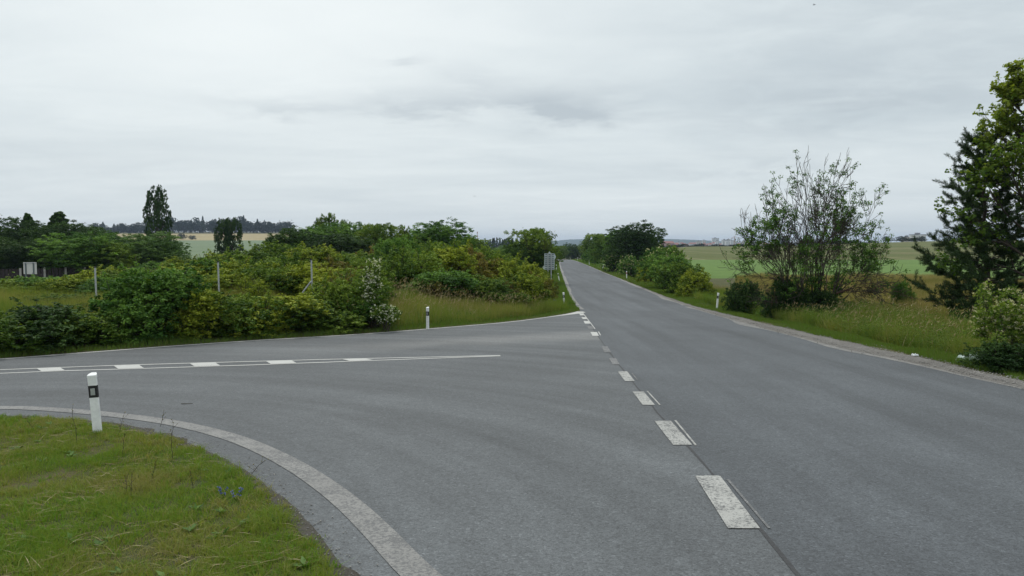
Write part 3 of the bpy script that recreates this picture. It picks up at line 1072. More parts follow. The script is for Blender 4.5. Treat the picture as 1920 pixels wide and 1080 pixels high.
for sd_, (k_, mt_) in enumerate((('bush_a', 'leaf_yellow'), ('bush_b', 'leaf_mid'), ('bush_c', 'leaf_yellow'), ('bush_d', 'leaf_green'),
                                 ('bush_e', 'leaf_dark'), ('bush_f', 'leaf_mid'), ('bush_r', 'leaf_rust'))):
    proto_bush(k_, 11 + sd_, mt_, lobes=8 + sd_ % 3, shoots=30 + 9 * (sd_ % 3))
proto_bush('bush_bloom', 31, 'leaf_green', flower='petal_cream', clumps=560, ln=0.026)
for sd_, (k_, mt_, sh_) in enumerate((('sapling', 'leaf_mid', 'column'), ('tree_a', 'leaf_green', 'round'), ('tree_b', 'leaf_mid', 'round'), ('tree_c', 'leaf_dark', 'round'),
                                      ('tree_w', 'leaf_fresh', 'round'), ('poplar', 'leaf_dark', 'column'), ('spruce_d', 'leaf_dark', 'spruce'))):
    proto_tree(k_, 51 + sd_, mt_, sh_, clumps=1600)
for sd_, (k_, sh_) in enumerate((('far_a', 'round'), ('far_b', 'round'), ('far_s', 'spruce'))):
    proto_tree(k_, 71 + sd_, 'leaf_far', sh_, clumps=260, per=26, ln=0.05, wd=0.040)


def put_plant(name, key, px, Y, top, wpx, label, cat, group=None, rz=None, sink=0.03, bottom=None):
    r = random.Random(int(px * 13 + Y * 7))
    x = colx(px, 480, Y)
    z0 = zat(x, Y) - sink
    H = CAMZ + slope(top) * Y - z0
    W = wpx / F * Y * 1.12
    t = thing(name, label, cat, (x, Y, z0), r.uniform(0, 6.28) if rz is None else rz, group, (W, W, max(H, 0.2)))
    for nm, me in PROTO[key]:
        link(nm, me, t)
    return t


def put_many(rows, name, cat, group):
    for key, px, Y, top, wpx, label in rows:
        put_plant(name, key, px, Y, top, wpx, label, cat, group)


# --- shrubs directly behind the white edge line on the left
put_many([
    ('bush_b', -45, 18.5, 586, 190, 'low dark shrub cut off by the left picture edge, just behind the white edge line'),
    ('bush_e', 62, 19.6, 574, 190, 'dark low bramble shrub behind the edge line, left of the first grey fence pole'),
    ('bush_b', 152, 20.4, 580, 150, 'low dark green shrub in front of the foot of the first grey fence pole'),
    ('bush_f', 216, 21.6, 585, 90, 'small dull green shrub filling the gap left of the tall young oak-like shrub'),
    ('bush_d', 272, 22.0, 503, 165, 'tall upright green shrub with loose twiggy top between the first two fence poles'),
    ('bush_c', 352, 22.5, 540, 125, 'mid height yellow green shrub between the tall twiggy shrub and the second fence pole'),
    ('bush_b', 432, 23.5, 548, 150, 'dense round shrub in front of the foot of the second grey fence pole'),
    ('bush_a', 508, 24.4, 552, 160, 'dense yellow green shrub midway between the second and third fence poles'),
    ('bush_f', 588, 25.4, 558, 165, 'dense dark-bottomed shrub in front of the braced third fence pole'),
    ('bush_b', 660, 26.6, 518, 130, 'leafy green shrub immediately left of the white blossoming shrub'),
    ('bush_d', 690, 26.4, 560, 90, 'low green shrub at the foot of the white blossoming shrub'),
], 'shrub', 'shrub', 'shrubs behind the edge line of the side road')
# --- second row behind the poles
put_many([
    ('bush_b', -10, 33.0, 521, 140, 'green bush behind the tan grass at the left picture edge'),
    ('bush_d', 70, 34.0, 519, 130, 'dark green bush below the white board, behind tan grass'),
    ('bush_a', 150, 33.0, 520, 120, 'yellow green bush directly left of the first fence pole'),
    ('bush_c', 205, 34.5, 503, 130, 'yellow green bush rising just right of the first fence pole top'),
    ('bush_b', 262, 33.0, 512, 110, 'low green bush behind the tall twiggy shrub'),
    ('bush_a', 325, 33.5, 497, 140, 'broad yellow green bush left of the second fence pole'),
    ('bush_d', 390, 34.5, 488, 120, 'green bush right behind the second fence pole'),
    ('bush_c', 450, 33.5, 490, 140, 'yellow green bush just right of the second fence pole'),
    ('bush_b', 512, 36.0, 478, 130, 'tall green bush left of the braced third fence pole'),
    ('bush_a', 565, 34.0, 492, 120, 'yellow green bush right behind the third fence pole'),
    ('bush_r', 628, 35.0, 488, 130, 'russet tinged bush right of the third fence pole'),
    ('bush_b', 690, 37.0, 480, 120, 'green bush behind the white blossoming shrub'),
    ('bush_f', 738, 40.0, 470, 110, 'dark green bush behind and right of the white blossoming shrub'),
], 'bush', 'bush', 'bushes behind the old fence poles')
put_many([
    ('bush_c', 376, 29.6, 517, 120, 'yellow green shrub closest behind the second fence pole, left of it'),
    ('bush_a', 446, 29.6, 512, 130, 'yellow green shrub closest behind the second fence pole, right of it'),
    ('bush_f', 500, 30.4, 500, 120, 'olive shrub halfway between the second and third fence poles'),
    ('bush_c', 552, 30.6, 508, 120, 'yellow green shrub closest behind the braced fence pole, left of it'),
    ('bush_a', 618, 31.0, 500, 130, 'yellow green shrub closest behind the braced fence pole, right of it'),
    ('bush_b', 672, 30.8, 500, 110, 'green shrub left behind the white blossoming shrub'),
    ('bush_b', 318, 29.5, 512, 110, 'green shrub behind the forked young tree'),
    ('bush_a', 246, 29.8, 518, 100, 'yellow green shrub behind the tall twiggy shrub, left side'),
    ('bush_c', 135, 29.0, 523, 110, 'yellow green shrub in the tan grass left of the first fence pole'),
    ('bush_d', 205, 28.5, 520, 110, 'dark green shrub right behind the first fence pole'),
    ('bush_c', 62, 28.0, 546, 100, 'low yellow green shrub in the tan grass below the white board'),
    ('bush_b', 170, 24.0, 566, 110, 'low green shrub around the foot of the first fence pole'),
    ('bush_f', 105, 25.0, 553, 120, 'low olive shrub left of the first fence pole foot'),
    ('bush_a', 22, 25.5, 566, 130, 'low yellow green shrub near the slanting silver rail'),
], 'shrub', 'shrub', 'shrubs closest behind the fence poles')
# --- the thicket left of the main road
put_many([
    ('bush_d', 752, 43.0, 447, 90, 'tall slender green bush at the left end of the thicket'),
    ('bush_b', 790, 38.0, 470, 110, 'green bush behind the lone guide post of the tall grass bank'),
    ('bush_a', 835, 39.5, 462, 120, 'large yellow green bush left of the middle of the thicket'),
    ('bush_r', 882, 40.0, 470, 110, 'russet tinged bush in the middle of the thicket'),
    ('bush_d', 838, 35.5, 508, 130, 'dark green bush in the front of the thicket above tall grass'),
    ('bush_f', 895, 35.3, 520, 120, 'dark green front bush with deep shade at its foot'),
    ('bush_a', 932, 40.0, 486, 100, 'yellow green bush behind the dead brown shrub'),
    ('bush_c', 968, 37.5, 512, 100, 'yellow green bush at the right front of the thicket'),
    ('bush_b', 940, 35.6, 545, 90, 'low green bush in front of the dead brown shrub'),
    ('bush_r', 1000, 44.0, 514, 75, 'russet green bush next to the mown strip beside the main road'),
    ('bush_a', 985, 52.0, 494, 80, 'yellow green bush left of the two sign posts'),
    ('bush_c', 1012, 56.0, 505, 40, 'small yellow green bush at the foot of the sign posts'),
    ('bush_b', 885, 52.0, 458, 110, 'dark green bush in the back of the thicket, centre'),
    ('bush_f', 930, 60.0, 478, 90, 'green bush in the back of the thicket, left of the big dark tree'),
    ('bush_b', 820, 55.0, 450, 110, 'green bush under the round tree in the back of the thicket'),
], 'bush', 'bush', 'bushes of the thicket left of the main road')
# --- middle distance, left
put_many([
    ('bush_c', 345, 55.0, 484, 110, 'yellow green bush under the pale field, right of the round willow'),
    ('bush_a', 405, 58.0, 476, 110, 'yellow green bush in front of the small poplar'),
    ('bush_b', 470, 57.0, 466, 120, 'green bush right of the small poplar'),
    ('bush_f', 525, 58.0, 455, 100, 'dark green bush left of the long tree canopy'),
    ('bush_c', 592, 56.0, 462, 110, 'yellow green bush in front of the long tree canopy, left end'),
    ('bush_b', 655, 57.0, 470, 110, 'green bush in front of the long tree canopy, middle'),
    ('bush_r', 700, 60.0, 466, 100, 'brownish green bush in front of the long tree canopy, right end'),
    ('bush_b', 255, 62.0, 500, 100, 'dark bush at the right end of the dark fence'),
    ('bush_d', 300, 60.0, 492, 100, 'green bush below the round willow beside the dark fence'),
], 'bush', 'bush', 'bushes in the middle distance on the left')
put_many([
    ('tree_c', -35, 86, 418, 150, 'dark tree cut off by the left picture edge'),
    ('tree_c', 42, 88, 410, 120, 'dark tree behind the white board'),
    ('spruce_d', 112, 90, 398, 95, 'dark spiky conifer, tallest of the left dark group'),
    ('spruce_d', 55, 90, 401, 60, 'thin topped dark conifer behind the white board'),
    ('tree_c', 110, 86, 420, 110, 'dark broad tree right of the white board'),
    ('tree_c', 165, 90, 426, 110, 'dark tree at the right end of the dark group'),
    ('tree_c', 5, 83, 445, 120, 'dark low tree behind the fence at the left edge'),
    ('tree_c', 85, 82, 448, 120, 'dark low tree behind the fence right of the white board'),
    ('tree_a', 160, 80, 436, 130, 'light green round topped tree leaning out of the dark group'),
    ('tree_b', 205, 80, 455, 110, 'mid green low tree between the light green tree and the willow'),
    ('tree_w', 272, 85, 438, 110, 'bright green round willow left of the tall poplar foot'),
    ('tree_a', 318, 90, 452, 60, 'small green tree right of the bright green willow'),
    ('tree_c', 180, 120, 427, 90, 'dark tree behind the light green round topped tree'),
    ('tree_c', 215, 190, 445, 60, 'small dark tree in front of the yellow field edge'),
    ('tree_c', 545, 70, 428, 95, 'dark green tree at the left end of the long canopy'),
    ('tree_a', 598, 92, 425, 110, 'round green tree in the long canopy below the thin saplings'),
    ('tree_a', 655, 94, 419, 120, 'round green tree at the highest point of the long canopy'),
    ('tree_b', 712, 90, 421, 90, 'round green tree at the right end of the long canopy'),
    ('tree_c', 640, 88, 440, 150, 'dark broad tree low in the long canopy'),
    ('sapling', 617, 104, 401, 36, 'thin feathery sapling, tallest above the long canopy'),
    ('sapling', 600, 104, 409, 26, 'thin feathery sapling left of the tallest one'),
    ('sapling', 648, 106, 415, 30, 'thin feathery sapling right of the tallest one'),
    ('sapling', 757, 55, 424, 30, 'thin leafy treetop sticking up right of the long canopy'),
    ('tree_a', 826, 84, 416, 112, 'round full green tree standing alone above the thicket'),
    ('tree_a', 792, 82, 432, 70, 'smaller green tree leaning on the left of the round full tree'),
    ('tree_b', 885, 95, 447, 70, 'green tree right of the round full tree'),
    ('tree_a', 925, 130, 466, 60, 'pale green low tree under the distant pine wood'),
    ('tree_w', 960, 120, 462, 60, 'pale green willow left of the big dark sign-side tree'),
    ('tree_b', 1000, 74, 430, 100, 'big dark green tree with a thin twiggy top behind the direction sign'),
    ('tree_c', 996, 72, 458, 60, 'dark lower tree directly behind the direction sign'),
    ('tree_b', 1026, 170, 458, 44, 'green tree left of the far end of the main road'),
    ('tree_c', 1072, 352, 457, 30, 'dark round tree closing the far end of the main road'),
    ('tree_b', 1052, 346, 461, 40, 'low green tree beyond the road crest'),
    ('tree_b', 1096, 350, 460, 30, 'green tree right behind the road crest'),
], 'tree', 'tree', 'trees in the middle distance on the left')
put_plant('poplar', 'poplar', 297, 135, 351, 43, 'tall dark columnar poplar in front of the yellow field', 'tree')
put_plant('poplar', 'poplar', 420, 140, 411, 30, 'left spire of the small double poplar', 'tree', 'small double poplar')
put_plant('poplar', 'poplar', 437, 139, 409, 32, 'right taller spire of the small double poplar', 'tree', 'small double poplar')
# --- right side of the main road
put_many([
    ('tree_b', 1116, 200, 439, 50, 'light topped green tree nearest the road on the right'),
    ('tree_b', 1142, 160, 440, 64, 'mid green tree left of the big dark tree on the right roadside'),
    ('tree_c', 1190, 112, 420, 100, 'biggest dark green tree of the right roadside group'),
    ('tree_a', 1168, 138, 430, 66, 'dark green tree leaning on the left of the biggest roadside tree'),
    ('tree_c', 1218, 118, 434, 50, 'dark tree at the right end of the roadside group'),
], 'tree', 'tree', 'trees on the right of the main road')
put_many([
    ('bush_d', 1112, 185, 466, 40, 'green bush at the road edge below the light topped tree'),
    ('bush_f', 1245, 92, 462, 80, 'dark olive bush right of the biggest roadside tree'),
    ('bush_bloom', 1152, 112, 478, 44, 'cream flowering bush beside the right road edge, left one'),
    ('bush_bloom', 1184, 100, 480, 44, 'cream flowering bush beside the right road edge, right one'),
    ('bush_bloom', 1247, 78, 466, 70, 'flowering bush with pale blossom right of the red banded guide post'),
    ('bush_a', 1222, 78, 482, 56, 'yellow green bush just behind the red banded guide post'),
    ('bush_d', 1256, 66, 480, 90, 'broad green bush in the middle of the right roadside row'),
    ('bush_c', 1304, 53, 508, 62, 'yellow green bush at the near end of the right roadside row'),
    ('bush_f', 1282, 58, 494, 78, 'dark green low bush at the road side of the right row'),
    ('bush_e', 1400, 38.0, 527, 62, 'dark round bush right of the nearest right guide post'),
    ('bush_e', 1478, 33.5, 520, 76, 'very dark leafy bush at the left foot of the half bare tree'),
    ('bush_e', 1532, 32.8, 545, 100, 'very dark bush under the trunks of the half bare tree'),
    ('bush_b', 1582, 33.5, 568, 80, 'low green scrub at the right foot of the half bare tree'),
    ('bush_d', 1695, 36.0, 528, 36, 'small green shrub alone in the tan grass'),
], 'bush', 'bush', 'bushes on the right of the main road')
put_plant('bush', 'bush_e', 1890, 15.4, 640, 110, 'dark thorny bush under the white flowering shrub at the right picture edge', 'bush')

# --- trees on the horizon
rr_ = random.Random(4)
for i in range(60):
    px = 184 + i * 6.1 + rr_.uniform(-3, 3)
    tp = (423 if px < 280 else 412 if px < 470 else 418) + rr_.uniform(-6, 5)
    sp = rr_.random() < 0.3
    put_plant('spruce' if sp else 'tree', 'far_s' if sp else rr_.choice(('far_a', 'far_b')), px, 1160 + rr_.uniform(0, 60), tp - (3 if sp else 0), 9 if sp else rr_.uniform(17, 27),
              'pointed dark spruce in the treeline beyond the yellow field' if sp else 'dark round tree in the treeline beyond the yellow field', 'tree',
              'spruces of the hilltop treeline' if sp else 'round trees of the hilltop treeline')
put_plant('bush', 'far_a', 342, 905, 438, 15, 'left of two round dark bushes in the yellow field', 'bush')
put_plant('bush', 'far_b', 361, 900, 441, 13, 'right smaller one of two round dark bushes in the yellow field', 'bush')
for i in range(30):
    px = 868 + i * 4.3 + rr_.uniform(-2, 2)
    put_plant('spruce', 'far_s', px, 700 + rr_.uniform(0, 60), (447 if 915 < px < 975 else 451) + rr_.uniform(-2.0, 2.5), rr_.uniform(9, 14),
              'dark conifer in the distant pine wood behind the thicket', 'tree', 'conifers of the distant pine wood')
for i in range(44):
    px = 1252 + i * 5.6 + rr_.uniform(-3, 3)
    put_plant('tree', rr_.choice(('far_a', 'far_b')), px, 620 + rr_.uniform(-30, 60), 459.5 + rr_.uniform(-3, 3), rr_.uniform(10, 17),
              'dark small tree in the hedge line between the fields and the town', 'tree', 'trees of the hedge line before the town')
for i in range(16):
    px = 1500 + i * 9 + rr_.uniform(-4, 4)
    put_plant('tree', rr_.choice(('far_a', 'far_b')), px, 640, 453 + rr_.uniform(-5, 2), rr_.uniform(12, 20),
              'dark tree in the hedge line behind the half bare tree', 'tree', 'trees of the hedge line behind the half bare tree')
for px, tp, wd, lb in ((1468, 443, 24, 'taller dark tree in the hedge line left of the half bare tree'), (1690, 443, 22, 'dark tree on the green crest left of the white block'),
                       (1663, 443, 18, 'round dark tree on the green crest, farther left'), (1712, 446, 30, 'low dark bush in front of the white block'), (1727, 443, 14, 'small dark tree at the right of the white block')):
    put_plant('tree', 'far_a', px, 560, tp, wd, lb, 'tree', 'trees on the green crest')


# ------------------------------------------------------------------ grown trees of the right verge
def grow(r, p, d, L_, rad, depth, out, tips, spread=0.6, kids=(3, 5), wob=0.12, upb=0.10, shrink=0.62, seg=6, minr=0.003):
    """recursive branch"""
    pts = [np.array(p, float)]
    d = unit(np.array(d, float))
    dirs = [d]
    for i in range(seg):
        d = unit(d + r.normal(0, wob, 3) + np.array([0, 0, upb * 0.35]))
        pts.append(pts[-1] + d * L_ / seg)
        dirs.append(d)
    pts = np.array(pts)
    rads = np.linspace(rad, max(rad * 0.45, minr * 0.7), seg + 1)
    out.append((pts, rads))
    if depth == 0:
        tips.append((pts[-1], dirs[-1], pts))
        return
    n_ = r.integers(kids[0], kids[1] + 1)
    for j in range(n_):
        t = r.uniform(0.35, 1.0) if j else 1.0
        i = min(seg, int(t * seg))
        dd = unit(dirs[i] + unit(r.normal(0, 1, 3)) * spread * (0.5 if j == 0 else 1.0))
        grow(r, pts[i], dd, L_ * shrink * r.uniform(0.75, 1.15), max(minr, rads[i] * 0.62), depth - 1, out, tips, spread, kids, wob, upb, shrink, max(3, seg - 1), minr)


def half_bare_tree():
    r = np.random.default_rng(8)
    Y = 33.2
    x = colx(1530, 480, Y)
    z0 = zat(x, Y) - 0.1
    t = thing('half_bare_tree', 'half bare many stemmed tree with reddish limbs and sparse leaf tufts on the right verge', 'tree', (x, Y, z0))
    out, tips = [], []
    stems = [(-0.75, 0.1, 1.0, 2.5), (-0.42, -0.3, 1.1, 2.7), (-0.1, 0.3, 1.3, 2.9), (0.12, -0.2, 1.3, 2.9), (0.35, 0.3, 1.1, 2.8),
             (0.62, -0.2, 1.0, 2.6), (0.05, 0.0, 1.4, 3.0), (-0.28, 0.2, 1.2, 2.7), (0.85, 0.1, 0.75, 2.2), (-0.6, 0.3, 0.8, 2.0),
             (-0.9, 0.1, 0.85, 2.6), (-0.85, -0.2, 0.95, 2.6), (0.95, 0.2, 0.9, 2.6), (-0.7, 0.2, 1.05, 2.8), (0.8, 0.0, 1.05, 2.8)]
    for a, b, c, L_ in stems:
        grow(r, (r.normal(0, .12), r.normal(0, .12), 0.0), (a, b, c), L_, 0.055, 5, out, tips, 0.74, (3, 3), 0.11, 0.06, 0.68, 5, 0.009)
    dead, dtips = [], []
    for a, b, c, L_ in ((1.0, 0.0, 0.35, 1.9), (1.1, -0.3, 0.10, 1.7), (0.9, 0.3, 0.5, 2.1), (1.3, 0.1, 0.55, 2.2), (-1.0, 0.1, 0.45, 1.5), (0.8, -0.4, -0.0, 1.4)):
        grow(r, (r.normal(0, .1), r.normal(0, .1), 0.9), (a, b, c), L_, 0.035, 4, dead, dtips, 0.55, (3, 4), 0.14, -0.12, 0.62, 6, 0.005)
    T = np.array([q[0] for q in tips])
    HH = CAMZ + slope(300) * Y - z0
    sc = np.array([3.25 / np.percentile(np.abs(T[:, 0]), 98)] * 2 + [HH / np.percentile(T[:, 2], 99.6)])
    out = [(p * sc, q) for p, q in out]
    tips = [(q[0] * sc, q[1], q[2] * sc) for q in tips]
    me = tubes('half_bare_limbs', out, M['bark'], 4)
    link('limbs', me, t)
    link('dead_limbs', tubes('half_bare_dead', dead, M['bark_red'], 4), t)
    T = np.array([q[0] for q in tips])
    nz = vnoise(T[:, 0] * 1.3 + 5, T[:, 2] * 1.3 + T[:, 1], 1, 3)
    right = (T[:, 0] > 1.6) & (T[:, 2] > 2.4)
    keep = (nz > 0.64) | (right & (r.random(len(T)) < 0.7))
    keep &= r.random(len(T)) < 0.75
    C = T[keep | (r.random(len(T)) < 0.05)]
    core = r.normal(0, 1, (150, 3)) * np.array([0.32, 0.3, 0.9]) + np.array([-0.15, 0, 2.1])
    core2 = r.normal(0, 1, (60, 3)) * np.array([0.35, 0.3, 0.5]) + np.array([-0.5, 0, 1.2])
    C = np.vstack([C, core, core2])
    arr = cluster_leaves(r, C, 18, 0.15, 0.09, 0.05, tvar=.2)
    link('leaves', leaf_mesh('half_bare_leaves', *arr, M['leaf_green']), t)
    D = np.array([q[0] for q in dtips])
    D = D[r.random(len(D)) < 0.10]
    arr = cluster_leaves(r, D, 4, 0.06, 0.05, 0.03)
    link('withered_leaves', leaf_mesh('withered', *arr, M['leaf_rust']), t)


half_bare_tree()


def needles(r, tips, n, ln, spread=0.55):
    P_, D_ = np.array([q[0] for q in tips]), np.array([q[1] for q in tips])
    P_, D_ = np.repeat(P_, n, 0), np.repeat(D_, n, 0)
    m_ = len(P_)
    back = r.uniform(-0.16, 0.03, (m_, 1))
    U = unit(D_ * 0.8 + unit(r.normal(0, 1, (m_, 3))) * spread * 1.4 + np.array([0, 0, 0.15]))
    Pp = P_ + D_ * back + U * ln * 0.5
    N = unit(r.normal(0, 1, (m_, 3)))
    return Pp, N, U, ln * r.uniform(0.7, 1.2, m_), np.full(m_, 0.015), np.clip(r.normal(0.45, .25, m_), 0, 1)


def pine_tree():
    r = np.random.default_rng(21)
    Y = 26.5
    x = colx(1846, 480, Y)
    z0 = zat(x, Y) - 0.1
    t = thing('pine_tree', 'dark bushy pine with upright needled shoots on the right verge', 'tree', (x, Y, z0))
    H = CAMZ + slope(250) * Y - z0
    tr = curve_pts(r, (0.25, 0, 0), (-0.25, 0, H), 14, 0.006)
    lim, tips = [(tr, np.linspace(0.13, 0.012, 14))], []
    z = 0.35
    while z < H - 0.15:
        f = z / H
        nb = 7 if f < 0.45 else 5
        a0 = r.uniform(0, 6.28)
        for j in range(nb):
            a = a0 + j * 6.28 / nb + r.normal(0, .15)
            L_ = (0.35 + 2.25 * (1 - f) ** 0.72) * r.uniform(0.55, 1.12)
            if f < 0.15:
                L_ *= 0.85
            s_ = np.array([np.interp(z, tr[:, 2], tr[:, 0]), np.interp(z, tr[:, 2], tr[:, 1]), z])
            el = 0.10 + 0.55 * f
            d = np.array([math.cos(a), math.sin(a), el])
            p1 = s_ + unit(d) * L_
            q = curve_pts(r, s_, p1, 7, 0.03, -0.10)
            q[-1, 2] += 0.08 * L_
            lim.append((q, np.linspace(0.028 * (1.1 - f), 0.006, 7)))
            m_ = int(6 + L_ * 7)
            for u in r.uniform(0.30, 1.0, m_):
                i = u * 6
                b = q[int(i)] * (1 - i % 1) + q[min(6, int(i) + 1)] * (i % 1)
                sd2 = unit(unit(d) * 0.7 + r.normal(0, .55, 3) + np.array([0, 0, 0.45]))
                l2 = r.uniform(0.18, 0.45)
                e = b + sd2 * l2
                lim.append((np.array([b, e]), np.array([0.008, 0.004])))
                tips.append((e, sd2))
                tips.append((b + sd2 * l2 * 0.55, sd2))
                if r.random() < 0.5:
                    tips.append((b + sd2 * l2 * 0.2, sd2))
        z += 0.34 + 0.16 * f
    tips.append((tr[-1], np.array([0, 0, 1.0])))
    link('trunk', tubes('pine_trunk', lim, M['bark'], 5), t)
    link('needles', leaf_mesh('pine_needles', *needles(r, tips, 36, 0.14), M['needle']), t)


pine_tree()


def maple_tree():
    r = np.random.default_rng(33)
    Y = 25.2
    x = colx(1935, 480, Y)
    z0 = zat(x, Y) - 0.1
    t = thing('maple_tree', 'tall yellow green broadleaf tree leaning in from the right picture edge', 'tree', (x, Y, z0))
    H = (CAMZ + slope(112) * Y - z0) * 0.90
    tr = curve_pts(r, (0.3, 0, 0), (-0.5, 0, H * 0.97), 14, 0.008)
    lim, tips = [(tr, np.linspace(0.17, 0.02, 14))], []
    for i in range(34):
        f = 0.20 + 0.78 * i / 34
        z = f * H
        a = i * 2.399
        s_ = np.array([np.interp(z, tr[:, 2], tr[:, 0]), np.interp(z, tr[:, 2], tr[:, 1]), z])
        L_ = (0.50 + 2.35 * (1 - f) ** 0.75) * r.uniform(0.7, 1.05)
        grow(r, s_, (math.cos(a), math.sin(a), 0.45 + 0.6 * f), L_, 0.045, 2, lim, tips, 0.55, (4, 6), 0.10, 0.15, 0.62, 6, 0.006)
    link('trunk', tubes('maple_trunk', lim, M['bark'], 5), t)
    C, ct = [], []
    for p, d, pts in tips:
        for u in (0.35, 0.7, 1.0):
            i = u * (len(pts) - 1)
            C.append(pts[int(round(i))])
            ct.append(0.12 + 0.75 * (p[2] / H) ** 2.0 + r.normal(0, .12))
    C = np.array(C)
    C = C[r.random(len(C)) < 0.8]
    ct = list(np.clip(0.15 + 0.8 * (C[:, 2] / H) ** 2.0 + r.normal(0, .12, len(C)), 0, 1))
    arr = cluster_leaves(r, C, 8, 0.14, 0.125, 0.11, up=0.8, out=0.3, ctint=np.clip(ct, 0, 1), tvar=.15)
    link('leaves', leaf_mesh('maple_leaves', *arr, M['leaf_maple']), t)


maple_tree()


def white_shrub(name, label, Y, px, H, W, seed, petal, slender, mt='leaf_green', fl=900, lean=0.0):
    r = np.random.default_rng(seed)
    x = colx(px, 480, Y)
    z0 = zat(x, Y) - 0.05
    t = thing(name, label, 'shrub', (x, Y, z0))
    out, tips = [], []
    for i in range(9 if not slender else 6):
        a = i * 2.4
        sp = 0.35 if slender else 0.85
        grow(r, (r.normal(0, .06), r.normal(0, .06), 0), (sp * math.cos(a) * W / H + lean, sp * math.sin(a) * W / H, 1), H * 0.42, 0.02, 3, out, tips,
             0.55 if not slender else 0.42, (3, 5), 0.10, 0.1, 0.62, 6, 0.004)
    T = np.array([q[0] for q in tips])
    s_ = H / np.percentile(T[:, 2], 99.5)
    sx_ = (W / 2) / np.percentile(np.abs(T[:, 0] - lean * T[:, 2]), 97)
    sc = np.array([sx_, sx_, s_])
    T = T * sc
    out = [(p * sc, q) for p, q in out]
    link('stems', tubes(name + '_stems', out, M['bark'], 4), t)
    arr = cluster_leaves(r, T, 20, 0.10, 0.06, 0.034)
    link('leaves', leaf_mesh(name + '_leaves', *arr, M[mt]), t)
    idx = r.integers(0, len(T), fl)
    C = T[idx] + unit(r.normal(0, 1, (fl, 3)) + np.array([0, -0.5, 0.5])) * 0.10
    arr = cluster_leaves(r, C, 12, 0.035, 0.032, 0.028, up=1.0)
    link('blossom', leaf_mesh(name + '_blossom', *arr, M[petal]), t)
    return t


def zh(px, Y, row):
    return CAMZ + slope(row) * Y - zat(colx(px, 480, Y), Y)


white_shrub('blossoming_shrub', 'slender shrub covered in white blossom at the edge of the tall grass bank', 26.0, 700, zh(700, 26.0, 486), 0.55, 3, 'petal', True, 'leaf_mid', 620)
white_shrub('blossoming_shrub', 'low white blossoming shoot leaning to the road right of the slender white shrub', 25.4, 722, zh(722, 25.4, 572), 0.8, 4, 'petal', True, 'leaf_mid', 380)
white_shrub('blossoming_shrub', 'bushy elder with cream flowers at the right picture edge', 16.4, 1905, zh(1905, 16.4, 535), 1.65, 6, 'petal_cream', False, 'leaf_mid', 620)


def twig_shrub(name, label, px, Y, top, W, seed, mt='bark_red', leaves=None):
    r = np.random.default_rng(seed)
    x = colx(px, 480, Y)
    z0 = zat(x, Y) - 0.05
    H = CAMZ + slope(top) * Y - z0
    t = thing(name, label, 'shrub', (x, Y, z0))
    out, tips = [], []
    for i in range(7):
        a = i * 2.4
        grow(r, (0, 0, 0), (0.6 * math.cos(a), 0.6 * math.sin(a), 1), H * 0.45, 0.018, 3, out, tips, 0.6, (3, 5), 0.12, 0.1, 0.6, 6, 0.004)
    T = np.array([q[0] for q in tips])
    sc = np.array([W / 2 / np.percentile(np.abs(T[:, 0]), 97)] * 2 + [H / T[:, 2].max()])
    link('stems', tubes(name + '_stems', [(p * sc, q) for p, q in out], M[mt], 4), t)
    if leaves:
        T = T * sc
        T = T[r.random(len(T)) < leaves[1]]
        link('leaves', leaf_mesh(name + '_leaves', *cluster_leaves(r, T, 12, 0.09, 0.06, 0.035), M[leaves[0]]), t)


twig_shrub('dead_shrub', 'dead brown twiggy shrub in the middle of the thicket', 950, 36.5, 520, 1.1, 41, 'bark_red', ('leaf_rust', 0.5))
twig_shrub('dead_shrub', 'bare brown twigs sticking out of the thicket behind the lone guide post', 815, 33.5, 528, 1.0, 45, 'bark_red', ('leaf_rust', 0.25))
twig_shrub('twiggy_shrub', 'thin twiggy shrub poking above the shrubs right of the second fence pole', 470, 27.0, 512, 1.1, 46, 'bark', ('leaf_yellow', 0.5))
twig_shrub('twiggy_shrub', 'open twiggy shrub between the third fence pole and the white blossoming shrub', 640, 28.5, 500, 1.2, 47, 'bark_red', ('leaf_rust', 0.5))
twig_shrub('young_tree', 'loose young tree with forked dark twigs between the first and second fence poles', 305, 22.4, 515, 1.7, 42, 'bark', ('leaf_yellow', 0.55))
twig_shrub('twiggy_tree_top', 'thin twiggy tree with sparse leaves rising from the big dark tree by the sign', 1010, 71.5, 427, 3.6, 43, 'bark', ('leaf_mid', 0.7))


